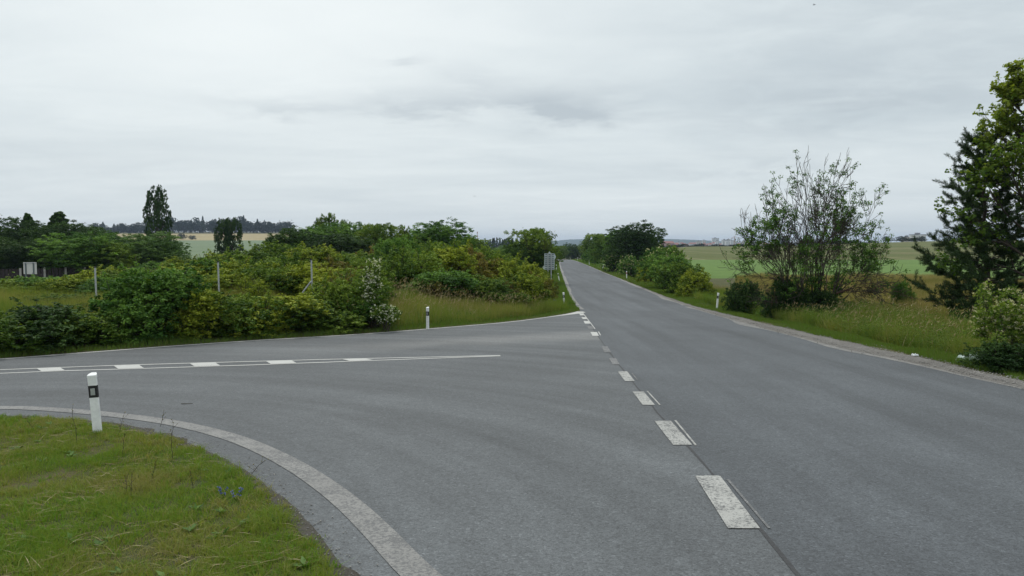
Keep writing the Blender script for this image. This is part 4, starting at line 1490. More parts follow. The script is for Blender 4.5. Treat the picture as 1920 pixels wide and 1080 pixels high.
# ------------------------------------------------------------------ grass
def blades(name, x, y, h, wdt, tint, mt, label, lean=0.35, seg=1, heads=0.0, cat='grass', zoff=-0.02):
    n_ = len(x)
    z = Z(x, y) + zoff
    a = rng.uniform(0, 2 * np.pi, n_)
    side = np.stack([np.cos(a), np.sin(a), np.zeros(n_)], 1)
    b = rng.uniform(0, 2 * np.pi, n_)
    ln = np.abs(rng.normal(0, lean, n_))
    fw = np.stack([np.cos(b), np.sin(b), np.zeros(n_)], 1) * ln[:, None]
    base = np.stack([x, y, z], 1)
    upv = np.array([0, 0, 1.0])
    if seg == 1:
        tip = base + (upv + fw) * h[:, None]
        V = np.stack([base - side * wdt[:, None] / 2, base + side * wdt[:, None] / 2, tip], 1).reshape(-1, 3)
        f = np.arange(n_ * 3)
        at = np.repeat(tint, 3)
        me = np_mesh(name, V, f, 3, M[mt], {'tint': at})
    else:
        m1 = base + (upv * 0.62 + fw * 0.3) * h[:, None]
        tip = base + (upv * 0.92 + fw * 1.15) * h[:, None]
        V = np.stack([base - side * wdt[:, None] / 2, base + side * wdt[:, None] / 2, m1 + side * wdt[:, None] * 0.4, m1 - side * wdt[:, None] * 0.4, tip], 1).reshape(-1, 3)
        i = np.arange(n_)[:, None] * 5
        f = np.concatenate([i + np.array([0, 1, 2, 3]), i + np.array([3, 2, 4])], 1).ravel()
        per = np.tile([4, 3], n_)
        me = np_mesh(name, V, f, per, M[mt], {'tint': np.repeat(tint, 5)})
    o_ = link(name, me)
    setk(o_, label, cat, None, 'stuff')
    return o_


def sample(n_, x0, x1, y0, y1, cond, yp=1.0):
    x = rng.uniform(x0, x1, n_)
    y = y0 + (y1 - y0) * rng.random(n_) ** yp
    m_ = cond(x, y)
    return x[m_], y[m_]


CORNER = np.array(INNER + [(-60, -60)])


def c1(x, y):
    d = road_d(x, y)
    edge = 0.02 + 0.30 * (vnoise(x, y, 0.30, 12) - 0.5) * vnoise(x, y, 0.9, 14) * 2
    vis = (x < -0.2 * y + 0.9) & (x > -0.80 * y - 0.6)
    return (d > edge) & vis & (y < 12) & inside(CORNER, x, y) & (vnoise(x, y, 0.45, 21) * 0.6 + vnoise(x, y, 0.14, 22) * 0.55 + rng.random(len(x)) * 0.35 > 0.54)


x, y = sample(640000, -10, 1.2, 3.2, 12.2, c1, 1.25)
patch = vnoise(x, y, 0.9, 31)
tn = np.clip(0.25 + 0.9 * (patch - 0.3) + rng.normal(0, .2, len(x)), 0, 1)
hh = (0.03 + 0.055 * vnoise(x, y, 0.4, 32) ** 1.5) * rng.uniform(0.6, 1.5, len(x)) + 0.03 * (vnoise(x, y, .5, 35) > .72)
blades('verge_grass', x, y, hh, rng.uniform(0.003, 0.006, len(x)), tn, 'grass', 'patchy short grass covering the near left corner of the verge', 0.75, 2)
# tufts: fans of broader blades
x, y = sample(16000, -10, 1.2, 3.2, 12.2, lambda x, y: (road_d(x, y) > -0.05 + 0.12 * (vnoise(x, y, .5, 15) - .3)) & (x < -0.2 * y + 0.9) & (y < 12) & inside(CORNER, x, y)
              & (vnoise(x, y, 0.6, 23) + rng.random(len(x)) * .5 > 0.62), 1.25)
k_ = np.repeat(np.arange(len(x)), 22)
tc_ = np.clip(0.5 + 0.9 * (vnoise(x, y, 0.8, 33) - .5) + rng.normal(0, .22, len(x)), 0, 1)
th_ = rng.uniform(0.03, 0.085, len(x)) * (0.7 + 0.8 * vnoise(x, y, 1.1, 36))
blades('grass_tufts', x[k_] + rng.normal(0, .022, len(k_)), y[k_] + rng.normal(0, .022, len(k_)), th_[k_] * rng.uniform(.5, 1.4, len(k_)), rng.uniform(.004, .009, len(k_)),
       np.clip(tc_[k_] + rng.normal(0, .25, len(k_)), 0, 1), 'grass', 'tufts of broader green blades through the near corner grass', 0.8, 2)
# dry cut straw lying on it
x, y = sample(9000, -10, 1.0, 3.4, 11.5, lambda x, y: (road_d(x, y) > 0.1) & inside(CORNER, x, y) & (vnoise(x, y, 0.8, 41) > 0.45))
n_ = len(x)
L_ = rng.uniform(0.08, 0.32, n_)
U = unit(np.stack([rng.normal(0.8, .4, n_), rng.normal(0.45, .4, n_), rng.normal(0.0, .12, n_)], 1))
z = Z(x, y)
arr = leaf_arrays(np.stack([x, y, z + rng.uniform(0.02, 0.05, n_)], 1), np.tile([0, 0, 1.0], (n_, 1)) + rng.normal(0, .2, (n_, 3)), U, L_, rng.uniform(0.003, 0.006, n_))
M['straw'] = leaf_mat('straw', [(0.26, 0.20, 0.11), (0.34, 0.27, 0.15), (0.44, 0.37, 0.23)], 0.2, 0.0)
o = link('cut_straw', np_mesh('cut_straw', arr, np.arange(len(arr)), 4, M['straw'], {'tint': np.repeat(rng.random(n_), 4)}))
setk(o, 'dry cut straw lying over the short grass of the near corner', 'straw', None, 'stuff')
# broad leaved weeds: rosettes
x, y = sample(420, -9, 0.6, 3.6, 11.4, lambda x, y: (road_d(x, y) > 0.15) & inside(CORNER, x, y) & (vnoise(x, y, 1.3, 51) > 0.5))
C = np.repeat(np.stack([x, y, Z(x, y) + 0.015], 1), 9, 0)
n_ = len(C)
a = rng.uniform(0, 6.28, n_)
U = unit(np.stack([np.cos(a), np.sin(a), rng.uniform(0.15, 1.0, n_)], 1))
L_ = rng.uniform(0.035, 0.10, n_)
N = unit(np.array([0, 0, 1.0]) - U * U[:, 2:3] + rng.normal(0, .15, (n_, 3)))
arr = leaf_arrays(C + U * L_[:, None] * 0.5, N, U, L_, L_ * 0.42)
o = link('rosette_weeds', np_mesh('rosette_weeds', arr, np.arange(len(arr)), 4, M['leaf_fresh'], {'tint': np.repeat(np.clip(rng.normal(.4, .25, n_), 0, 1), 4)}))
setk(o, 'low broad leaved weeds scattered through the near grass', 'weeds', None, 'stuff')

# green strips beside the roads
def c2(x, y):
    d = road_d(x, y)
    return (d > 0.02 + 0.1 * (vnoise(x, y, .5, 3) - .5)) & (d < np.where(x < -4.5, 0.75, 3.6)) & (x > -15) & ~inside(CORNER, x, y) & (x < 8.8)


x, y = sample(420000, -15, 6, 16, 60, c2, 1.2)
tn = np.clip(rng.normal(0.55, .25, len(x)), 0, 1)
g2 = sm(-1.5, 1.5, x)
blades('roadside_grass', x, y, (0.10 + 0.15 * vnoise(x, y, 1.1, 5)) * rng.uniform(.6, 1.3, len(x)) * (1 - 0.25 * g2), rng.uniform(.008, .018, len(x)), tn, 'grass_verge',
       'green grass strip between the white edge line and the shrubs', 0.5)
x, y = sample(160000, 2, 16, 45, 200, lambda x, y: (road_d(x, y) > 0.02) & (road_d(x, y) < 3.2) & (x < np.interp(y, [45, 200], [7, 14])), 1.6)
blades('strip_grass', x, y, 0.22 * rng.uniform(.6, 1.3, len(x)), rng.uniform(.02, .05, len(x)), np.clip(rng.normal(0.6, .25, len(x)), 0, 1), 'grass_verge',
       'bright mown grass strip along the left of the main road', 0.5)


def c3(x, y):
    d = x - (np.interp(y, rl[:, 1], rl[:, 0]) + np.interp(y, rl[:, 1], gw))
    return (d > -0.05 + 0.25 * (vnoise(x, y, .7, 3) - .5)) & (d < 1.9)


x, y = sample(330000, 8.8, 15, 12, 72, c3, 1.35)
blades('shoulder_grass', x, y, (0.07 + 0.12 * vnoise(x, y, 1.1, 5)) * rng.uniform(.6, 1.3, len(x)), rng.uniform(.007, .016, len(x)), np.clip(rng.normal(0.55, .25, len(x)), 0, 1), 'grass_verge',
       'bright green grass strip along the gravel of the right shoulder', 0.5)
x, y = sample(60000, 11, 26, 70, 260, lambda x, y: (road_d(x, y) > 0.02) & (road_d(x, y) < 4) & (x > np.interp(y, [70, 250], [9, 18])), 1.4)
blades('far_shoulder_grass', x, y, 0.25 * rng.uniform(.6, 1.3, len(x)), rng.uniform(.03, .07, len(x)), np.clip(rng.normal(0.5, .25, len(x)), 0, 1), 'grass_verge',
       'grass strip on the right of the main road farther away', 0.5)


# tall grass bank on the left
def c4(x, y):
    d = road_d(x, y)
    return (d > 0.7) & (d < 12) & ((x < 1.8) | (d < 2.5)) & ((x > -4.6) | (d > 3.2)) & (x > -24) & (y > 17)


x, y = sample(420000, -24, 3.0, 18, 42, c4)
tn = np.clip(0.45 + 0.9 * (vnoise(x, y, 2.5, 61) - .5) + rng.normal(0, .22, len(x)), 0, 1)
blades('tall_grass', x, y, (0.35 + 0.45 * vnoise(x, y, 1.7, 62)) * rng.uniform(.6, 1.2, len(x)), rng.uniform(.008, .016, len(x)), tn, 'grass_tall',
       'tall seeding grass on the bank around the lone left guide post', 0.28)
x, y = sample(60000, -36, -8, 26, 40, lambda x, y: road_d(x, y) > 6)
blades('tan_grass', x, y, rng.uniform(.15, .5, len(x)), rng.uniform(.012, .026, len(x)), np.clip(0.55 + 1.1 * (vnoise(x, y, 2.5, 77) - .5) + rng.normal(0.0, .25, len(x)), 0, 1), 'grass_brown',
       'tan dry grass between the shrubs and the far bushes on the left', 0.25)


# right verge: tall weeds, then tan grass
def c5(x, y):
    d = x - (np.interp(y, rl[:, 1], rl[:, 0]) + np.interp(y, rl[:, 1], gw))
    return (d > 1.4 + 0.5 * (vnoise(x, y, 1.3, 4) - .5)) & (d < 4.5)


x, y = sample(300000, 10, 17, 13, 60, c5, 1.2)
tn = np.clip(0.52 + 1.1 * (vnoise(x, y, 1.5, 63) - .5) + rng.normal(0, .2, len(x)), 0, 1)
blades('verge_weeds', x, y, (0.42 + 0.50 * vnoise(x, y, 1.2, 64)) * rng.uniform(.5, 1.15, len(x)), rng.uniform(.010, .022, len(x)), tn, 'grass_tall',
       'tall green weeds in front of the tan grass on the right verge', 0.3)
x, y = sample(260000, 13, 50, 24, 88, lambda x, y: (x - np.interp(y, rl[:, 1], rl[:, 0]) > 4.6) & (x < 0.75 * y + 2) & ((x / y > 0.30) | (y < 60)), 1.1)
tn = np.clip(0.35 + 0.8 * (vnoise(x, y, 5, 65) - .5) + rng.normal(0, .2, len(x)), 0, 1)
blades('tan_meadow', x, y, (0.45 + 0.5 * vnoise(x, y, 2.2, 66)) * rng.uniform(.6, 1.15, len(x)), rng.uniform(.014, .032, len(x)), tn, 'grass_brown',
       'tall tan meadow grass between the half bare tree and the pine', 0.25)


# leafy herbs among the tall weeds on the right verge
def herbs(name, x, y, h0, h1, mt, label, leafs=12, ln=0.07):
    n_ = len(x)
    H_ = rng.uniform(h0, h1, n_)
    z = Z(x, y)
    k_ = np.repeat(np.arange(n_), leafs)
    t = rng.uniform(0.2, 1, n_ * leafs)
    lean = rng.normal(0, .12, (n_, 2))
    a = rng.uniform(0, 6.28, n_ * leafs)
    U = unit(np.stack([np.cos(a), np.sin(a), rng.uniform(.1, .9, len(a))], 1))
    Pp = np.stack([x[k_] + lean[k_, 0] * t * H_[k_], y[k_] + lean[k_, 1] * t * H_[k_], z[k_] + t * H_[k_]], 1) + U * ln * 0.5
    N = unit(np.array([0, 0, 1.0]) + rng.normal(0, .4, (len(a), 3)))
    Lf = ln * rng.uniform(.6, 1.3, len(a)) * (1.15 - 0.5 * t)
    arr = leaf_arrays(Pp, N, U, Lf, Lf * 0.38)
    o_ = link(name, np_mesh(name, arr, np.arange(len(arr)), 4, M[mt], {'tint': np.repeat(np.clip(rng.normal(.5, .25, len(a)), 0, 1), 4)}))
    setk(o_, label, 'weeds', None, 'stuff')


x, y = sample(26000, 10.5, 16, 13, 46, c5)
herbs('leafy_weeds', x, y, 0.4, 1.0, 'leaf_mid', 'leafy green herbs mixed into the tall weeds of the right verge')
x, y = sample(5000, -14, 1.8, 19, 34, lambda x, y: (road_d(x, y) > .6) & (road_d(x, y) < 3.2))
herbs('bank_weeds', x, y, 0.2, 0.55, 'leaf_green', 'leafy herbs along the foot of the left shrubs and grass bank')
# seed heads standing above the tall grass
def seedheads(name, x, y, h0, h1, label, mt='straw'):
    n_ = len(x)
    z = Z(x, y)
    H_ = rng.uniform(h0, h1, n_)
    base = np.stack([x, y, z], 1)
    d = unit(np.stack([rng.normal(.12, .14, n_), rng.normal(0, .14, n_), np.ones(n_)], 1))
    tip = base + d * H_[:, None]
    droop = unit(d + np.stack([rng.uniform(0.1, .7, n_), rng.normal(0, .3, n_), np.zeros(n_)], 1))
    st = leaf_arrays(base + d * H_[:, None] * .5, unit(rng.normal(0, 1, (n_, 3))), d, H_, np.full(n_, .008))
    hd = leaf_arrays(tip + droop * .06, unit(rng.normal(0, 1, (n_, 3))), droop, rng.uniform(.10, .18, n_), np.full(n_, .022))
    V = np.vstack([st, hd])
    o_ = link(name, np_mesh(name, V, np.arange(len(V)), 4, M[mt], {'tint': np.repeat(np.clip(rng.normal(.4, .3, 2 * n_), 0, 1), 4)}))
    setk(o_, label, 'grass', None, 'stuff')


x, y = sample(2600, -6, 2.5, 24, 36, lambda x, y: (road_d(x, y) > .9) & (road_d(x, y) < 7))
seedheads('grass_seed_heads', x, y, .6, 1.0, 'pale seed heads over the tall grass of the left bank')
x, y = sample(3200, 10.5, 16, 15, 40, c5)
seedheads('reed_grass_heads', x, y, .6, 1.05, 'pale drooping seed heads over the right verge weeds')


# dark thin stalks in the near corner: each one countable
def stalk(px, row_b, row_t, seed, label):
    r = np.random.default_rng(seed)
    gx_, gy_ = G(px, row_b)
    z0 = zat(gx_, gy_)
    H_ = max(0.12, CAMZ + slope(row_t) * gy_ - z0)
    t = thing('weed_stalk', label, 'plant', (gx_, gy_, z0), 0, 'thin dark weed stalks in the near grass')
    q = curve_pts(r, (0, 0, 0), (r.normal(0, .04), r.normal(0, .04), H_), 7, 0.015)
    lines = [(q, np.linspace(.003, .0018, 7))]
    for i in range(5):
        b = q[2 + i % 5]
        e = b + np.array([r.normal(0, .03), r.normal(0, .03), 0.05])
        lines.append((np.array([b, e]), np.array([.0018, .001])))
    link('stem', tubes('weed_stem', lines, M['bark'], 4), t)
    C = np.array([l[0][-1] for l in lines])
    link('buds', leaf_mesh('weed_buds', *cluster_leaves(r, C, 5, .008, .014, .007), M['leaf_rust']), t)


for i, (px, rb, rt, lb) in enumerate(((144, 834, 768, 'thin dark weed stalk standing just left of the near white guide post'), (64, 808, 784, 'short dark weed stalk near the left edge of the near verge'),
                                      (222, 820, 783, 'thin dark weed stalk just right of the near white guide post'), (323, 862, 790, 'tallest thin dark weed stalk, over the worn edge line'),
                                      (229, 855, 815, 'thin weed stalk below and right of the guide post'), (235, 925, 895, 'short weed stalk in the middle of the near verge'),
                                      (284, 900, 870, 'short weed stalk left of the blue flowers'), (362, 915, 885, 'short dark weed stalk just above the blue flowers'),
                                      (470, 888, 865, 'bent dark weed stalk at the asphalt edge'), (300, 800, 778, 'feathery dark weed stalk beside the edge line'),
                                      (245, 930, 900, 'pair of short weed stalks left of the verge centre'))):
    stalk(px, rb, rt, 100 + i, lb)


def blue_flower(px, row, label, mt='petal_blue', H_=0.10, n_=26, name='blue_flower', grp='blue flowers in the near grass'):
    r = np.random.default_rng(int(px))
    gx_, gy_ = G(px, row)
    z0 = zat(gx_, gy_)
    t = thing(name, label, 'flower', (gx_, gy_, z0), 0, grp)
    lines = [(curve_pts(r, (0, 0, 0), (r.normal(0, H_ * .3), r.normal(0, H_ * .3), H_ * r.uniform(.8, 1.1)), 5, .03), np.linspace(.003, .002, 5) * (H_ / .1) ** .5) for _ in range(3)]
    link('stem', tubes('flower_stem', lines, M['leaf_green'], 4), t)
    C = np.concatenate([l[0][2:] for l in lines])
    link('petals', leaf_mesh('flower_petals', *cluster_leaves(r, C, n_ // 3, .016 * H_ / .1, .016 * H_ / .1, .010 * H_ / .1), M[mt]), t)


blue_flower(419, 936, 'left blue flower in the near grass')
blue_flower(443, 941, 'right deeper blue flower in the near grass')
for i, (px, row, lb) in enumerate(((1026, 578, 'leftmost purple flower spike by the left road edge'), (1033, 577, 'middle purple flower spike by the left road edge'), (1040, 577, 'rightmost purple flower spike by the left road edge'))):
    blue_flower(px, row, lb, 'petal_purple', 0.42, 60, 'purple_flower', 'purple flower spikes')


# ------------------------------------------------------------------ guide posts
def guide_post(px, row_b, H_, label, band='black', rz=0.0, lean=0.0, reflector=True, off=None, lean_y=0.0):
    gx_, gy_ = off if off else G(px, row_b)
    z0 = zat(gx_, gy_) - 0.03
    t = thing('guide_post', label, 'guide post', (gx_, gy_, z0), rz, 'white roadside guide posts')
    t.rotation_euler = (lean_y, lean, rz)
    w2, d2 = 0.052, 0.045

    def ring(z, s=1.0, ztilt=0.0):
        # rounded back, flat front
        pts = [(-w2, -d2 * .6), (w2, -d2 * .6), (w2 * 1.0, d2 * .2), (w2 * .55, d2), (-w2 * .55, d2), (-w2, d2 * .2)]
        return [(x_ * s, y_ * s, z + ztilt * (y_ + d2) / (2 * d2)) for x_, y_ in pts]
    b0, b1 = H_ - 0.31, H_ - 0.15
    m_ = MB()
    m_.loft([ring(-0.1), ring(b0), ring(b1), ring(H_ - 0.05), ring(H_ - 0.035, 1.0, .035)])
    m_.build('body', M['white_plastic'], t, bevel=0.004)
    m_ = MB()
    m_.loft([ring(H_ - 0.058, 1.05), ring(H_ - 0.036, 1.05, .036)])
    m_.build('cap', M['white_plastic'], t, bevel=0.003)
    m_ = MB()
    m_.loft([ring(b0 - .005, 1.025), ring(b1 - .01, 1.025)])
    m_.build('band', M[band], t)
    if reflector:
        m_ = MB()
        m_.box(-.027, .027, -d2 * .6 - .008, -d2 * .6 + .003, b0 + .028, b1 - .045)
        m_.build('reflector', M['reflector'], t, bevel=.002)
    return t


guide_post(184, 812, 0.80, 'nearest white guide post with square black band at the left corner', rz=0.10, lean=-0.062)
guide_post(802, 617, 0.84, 'white guide post in the tall grass bank beyond the side road', rz=-0.6, lean=0.0)
guide_post(1058, 575, 0.82, 'white guide post on the green strip at the junction tip', lean=-0.06)
guide_post(1049, 527, 0.9, 'leaning white guide post beyond the direction sign', lean=-0.20)
guide_post(1043, 507, 0.9, 'white guide post at the road side right of the sign panels', reflector=False)
guide_post(1344, 579, 0.90, 'leaning white guide post nearest on the right of the main road', rz=0.5, lean=0.10)
guide_post(1175, 523, 0.95, 'red banded guide post on the right of the main road', band='red', lean=-0.02)
guide_post(1129, 506, 0.95, 'tilted white guide post farther along the right road edge', lean=0.30, reflector=False)
guide_post(1105, 497, 0.95, 'white guide post near the far end of the right road edge', lean=-.05, reflector=False)
guide_post(1083, 488.5, 0.95, 'tiny white guide post at the far right bend', reflector=False)
guide_post(1070, 488, 1.1, 'tiny tilted white guide post on the road crest', lean=-0.3, reflector=False, off=(colx(1070, 488, 262), 262.0))


# ------------------------------------------------------------------ direction sign seen from behind
def direction_sign():
    Y = 64.0
    s_ = Y / F
    cx_ = colx(1030, 480, Y)
    z0 = zat(cx_, Y)
    t = thing('direction_sign', 'grey back of a stacked direction sign on two steel posts left of the main road', 'road sign', (cx_, Y, z0))

    def zr(row):
        return CAMZ + slope(row) * Y - z0
    for px in (1027.5, 1033.5):
        m_ = MB()
        m_.tube(((px - 1030) * s_, 0.06, -0.3), ((px - 1030) * s_, 0.06, zr(475)), 0.045)
        m_.build('post', M['galv'], t)

    def X(px):
        return (px - 1030) * s_
    panels = ((475.3, 487.3, 'right'), (487.6, 497.6, None), (497.9, 505.8, 'left'))
    for r0, r1, ar in panels:
        z1, z2 = zr(r1), zr(r0)
        mid = (z1 + z2) / 2
        if ar == 'right':
            pts = [(X(1020.8), z1), (X(1040), z1), (X(1042.8), mid), (X(1039.5), z2), (X(1020.8), z2)]
        elif ar == 'left':
            pts = [(X(1020.5), z1), (X(1039.8), z1), (X(1039.8), z2), (X(1020.5), z2), (X(1016.5), mid)]
        else:
            pts = [(X(1020.6), z1), (X(1040), z1), (X(1040), z2), (X(1020.6), z2)]
        m_ = MB()
        m_.prism(pts, 0.12, 0.15)
        pn = m_.build('panel', M['sign_back'], t)
        m_ = MB()
        for k_ in range(3 if ar != 'left' else 2):
            zc = z1 + (z2 - z1) * (k_ + .5) / (3 if ar != 'left' else 2)
            for a, b in ((1022, 1026), (1028.7, 1032.3), (1034.8, 1038.6)):
                m_.box(X(a), X(b), 0.09, 0.12, zc - .035, zc + .035)
        m_.build('rib', M['sign_rib'], pn)
    m_ = MB()
    m_.prism([(X(1027.5), zr(475.2)), (X(1033.2), zr(475.2)), (X(1030.3), zr(471.2))], 0.12, 0.15)
    m_.build('top_panel', M['sign_back'], t)


direction_sign()


# ------------------------------------------------------------------ old fence poles on the left
def fence_pole(px, Y, top, label, brace=False):
    x_ = colx(px, 500, Y)
    z0 = zat(x_, Y)
    H_ = CAMZ + slope(top) * Y - z0
    t = thing('fence_pole', label, 'fence pole', (x_, Y, z0), 0, 'old grey fence poles')
    t.rotation_euler = (0, -0.012, 0)
    m_ = MB()
    m_.tube((0, 0, -.3), (0, 0, H_), .032, .030, 12)
    m_.build('pole', M['galv'], t, smooth=False)
    m_ = MB()
    m_.tube((0, 0, H_ - .02), (0, 0, H_ + .025), .042, .040, 12)
    m_.build('cap', M['black'], t)
    if brace:
        zb = CAMZ + slope(528) * Y - z0
        m_ = MB()
        m_.tube((-0.03, -.02, zb), (-.95, -.02, zb - 1.15), .03, .03, 10)
        m_.build('brace', M['galv'], t)


fence_pole(179, 25.8, 501, 'leftmost grey fence pole between the shrubs')
fence_pole(410, 27.2, 491, 'middle grey fence pole, left of the braced one')
fence_pole(585, 28.3, 487, 'right grey fence pole with a slanted brace', True)
t = thing('fallen_rail', 'slanting silver rail among the shrubs at the left picture edge', 'rail', (colx(-2, 575, 24.0), 24.0, zat(colx(-2, 575, 24.0), 24.0)))
m_ = MB()
za, zb = CAMZ + slope(577) * 24 - t.location.z, CAMZ + slope(592) * 24 - t.location.z
m_.tube((0, 0, za), (0.29, 0, zb), .04, .04, 10)
m_.tube((0, 0, za), (-0.8, 0, za + .72), .04, .04, 10)
m_.tube((0.29, 0, zb), (.6, 0, -.1), .04, .04, 10)
m_.build('rail', M['galv'], t)


# dark fence and white board
def dark_fence():
    Y0, Y1 = 74.0, 80.0
    x0, x1 = colx(-60, 510, Y0), colx(330, 500, Y1)
    z0 = min(zat(x0, Y0), zat(x1, Y1))
    ln = math.hypot(x1 - x0, Y1 - Y0)
    ang = math.atan2(Y1 - Y0, x1 - x0)
    t = thing('dark_fence', 'long dark screened fence with pale posts in front of the dark trees', 'fence', (x0, Y0, z0), ang)
    zt0, zt1 = CAMZ + slope(506) * Y0 - z0, CAMZ + slope(498) * Y1 - z0

    def zt(u):
        return zt0 + (zt1 - zt0) * u / ln
    m_ = MB()
    n_ = 60
    for i in range(n_):
        a, b = ln * i / n_, ln * (i + 1) / n_
        m_.add([(a, 0, -.1), (b - .05, 0, -.1), (b - .05, 0, zt(b)), (a, 0, zt(a)), (a, .03, -.1), (b - .05, .03, -.1), (b - .05, .03, zt(b)), (a, .03, zt(a))],
               [(0, 1, 2, 3), (7, 6, 5, 4), (3, 2, 6, 7), (0, 4, 5, 1), (0, 3, 7, 4), (1, 5, 6, 2)])
    m_.build('screen', M['fence_dark'], t)
    for px in (-45, 33, 77, 116, 152, 190, 226, 263, 300):
        # where the sight line crosses the fence line
        u = (px + 60) / 390 * ln
        m_ = MB()
        m_.box(u - .09, u + .09, -.12, -.003, -.3, zt(u) + .06)
        m_.build('post', M['concrete'], t, bevel=.01)


dark_fence()


def white_board():
    Y = 70.0
    x_ = colx(56, 500, Y)
    z0 = zat(x_, Y)
    t = thing('white_board', 'white board on two struts in front of the dark fence', 'board', (x_, Y, z0))
    zt, zb = CAMZ + slope(492) * Y - z0, CAMZ + slope(514) * Y - z0
    w2 = 12.3 / F * Y
    m_ = MB()
    m_.box(-w2, w2, 0, .05, zb, zt)
    m_.build('panel', M['wall_white'], t, bevel=.01)
    for s_ in (-.6, .6):
        m_ = MB()
        m_.box(w2 * s_ - .05, w2 * s_ + .05, -.08, -.003, -.3, zt - .03)
        m_.build('strut', M['sign_rib'], t)
    m_ = MB()
    m_.box(-w2, w2, -.05, -.003, zt - .12, zt - .05)
    m_.build('crossbar', M['galv'], t)


white_board()

# ------------------------------------------------------------------ litter and small things
def crumple(name, px, row, sx_, sy_, sz_, mt, label, cat, seed):
    gx_, gy_ = G(px, row)
    r = np.random.default_rng(seed)
    bm = bmesh.new()
    bmesh.ops.create_icosphere(bm, subdivisions=3, radius=1)
    for v in bm.verts:
        n1 = vnoise(np.array([v.co.x * 2 + v.co.z * 1.7]), np.array([v.co.y * 2 + v.co.z]), 0.55, seed)[0]
        v.co *= 0.62 + 0.75 * n1
        v.co.x *= sx_
        v.co.y *= sy_
        v.co.z = max(v.co.z, -0.25) * sz_
    me = bpy.data.meshes.new(name)
    bm.to_mesh(me)
    bm.free()
    me.materials.append(M[mt])
    o_ = link(name, me, None, (gx_, gy_, zat(gx_, gy_) + sz_ * .3 + .03), (0, 0, -.5))
    setk(o_, label, cat)


crumple('plastic_bag', 1824, 680, .28, .13, .16, 'bag', 'crumpled pale green plastic bag in the grass at the right verge', 'litter', 3)
crumple('paper_scrap', 1716, 671, .07, .05, .04, 'paper', 'small white paper scrap on the gravel edge', 'litter', 5)
gx_, gy_ = G(342, 758.5)
m_ = MB()
m_.tube((0, 0, .012), (.16, .01, .016), .006, .004, 6)
m_.tube((-.02, .0, .012), (.0, .0, .012), .005, .006, 6)
o = m_.build('twig', M['bark'], None, loc=(gx_, gy_, float(P(gy_))))
setk(o, 'small dark twig lying on the side road asphalt', 'twig')


def bird(px, row, Y, sz, label):
    x_ = colx(px, row, Y)
    m_ = MB()
    R_ = [[(0.0 + dx, y_ * sz, dz) for dx, dz in [(math.cos(a) * r_ * sz, math.sin(a) * r_ * sz) for a in np.arange(8) * math.pi / 4]]
          for y_, r_ in ((-.5, .02), (-.4, .09), (-.2, .11), (.1, .14), (.35, .10), (.6, .05), (.85, .06))]
    m_.loft(R_)
    for s_ in (-1, 1):
        m_.add([(0, -.1 * sz, .05 * sz), (s_ * .6 * sz, -.15 * sz, .32 * sz), (s_ * 1.15 * sz, .15 * sz, .2 * sz), (s_ * .55 * sz, .2 * sz, .25 * sz), (0, .25 * sz, .05 * sz),
                (0, -.1 * sz, .02 * sz), (s_ * .6 * sz, -.15 * sz, .29 * sz), (s_ * 1.15 * sz, .15 * sz, .18 * sz), (s_ * .55 * sz, .2 * sz, .22 * sz), (0, .25 * sz, .02 * sz)],
               [(0, 1, 3, 4), (1, 2, 3), (9, 8, 6, 5), (8, 7, 6), (0, 5, 6, 1), (1, 6, 7, 2), (2, 7, 8, 3), (3, 8, 9, 4)])
    o_ = m_.build('bird', M['bird'], None, loc=(x_, Y, CAMZ + slope(row) * Y), rot=(0, 0, .6))
    setk(o_, label, 'bird')


bird(890, 368, 120, .22, 'tiny dark bird flying above the thicket')
bird(1527, 9, 90, .25, 'tiny dark bird near the top of the sky on the right')


# ------------------------------------------------------------------ the far town
def building(px0, px1, top, bot, Y, wall, roof, label, group='far town buildings', pitched=False, floors=4):
    x0, x1 = colx(px0, 455, Y), colx(px1, 455, Y)
    zb, zt = CAMZ + slope(bot) * Y, CAMZ + slope(top) * Y
    gz = zat((x0 + x1) / 2, Y)
    w_, h_ = x1 - x0, zt - gz
    t = thing('apartment_block' if not pitched else 'house', label, 'building', ((x0 + x1) / 2, Y, gz - 1), 0, group)
    d_ = 14
    m_ = MB()
    m_.box(-w_ / 2, w_ / 2, 0, d_, 0, h_ - (3 if pitched else 1))
    m_.box(-w_ * .12, w_ * .06, -1.2, -.01, 0, h_ - .5 - (3 if pitched else 0))
    m_.build('wall', M[wall], t)
    m_ = MB()
    if pitched:
        e = 1.0
        m_.add([(-w_ / 2 - e, -e, h_ - 3), (w_ / 2 + e, -e, h_ - 3), (w_ / 2 + e, d_ + e, h_ - 3), (-w_ / 2 - e, d_ + e, h_ - 3),
                (-w_ / 2 + 3, d_ / 2, h_ + 2), (w_ / 2 - 3, d_ / 2, h_ + 2)], [(0, 1, 5, 4), (2, 3, 4, 5), (1, 2, 5), (3, 0, 4), (3, 2, 1, 0)])
    else:
        m_.box(-w_ / 2 - .4, w_ / 2 + .4, -.4, d_ + .4, h_ - .99, h_ + .1)
        m_.box(-w_ * .2, w_ * .1, 3, 9, h_ + .11, h_ + 3)
    m_.build('roof', M[roof], t)
    m_ = MB()
    nf = max(2, int(h_ / 3.2) - 1)
    nw = max(3, int(w_ / 4))
    for f_ in range(nf):
        for c_ in range(nw):
            a = -w_ / 2 + w_ * (c_ + .28) / nw
            b = -w_ / 2 + w_ * (c_ + .72) / nw
            if a < w_ * .07 and b > -w_ * .13:
                continue
            m_.box(a, b, -.12, -.005, 1 + 3.1 * f_ + 1.2, 1 + 3.1 * f_ + 2.7)
    m_.build('windows', M['glass'], t)


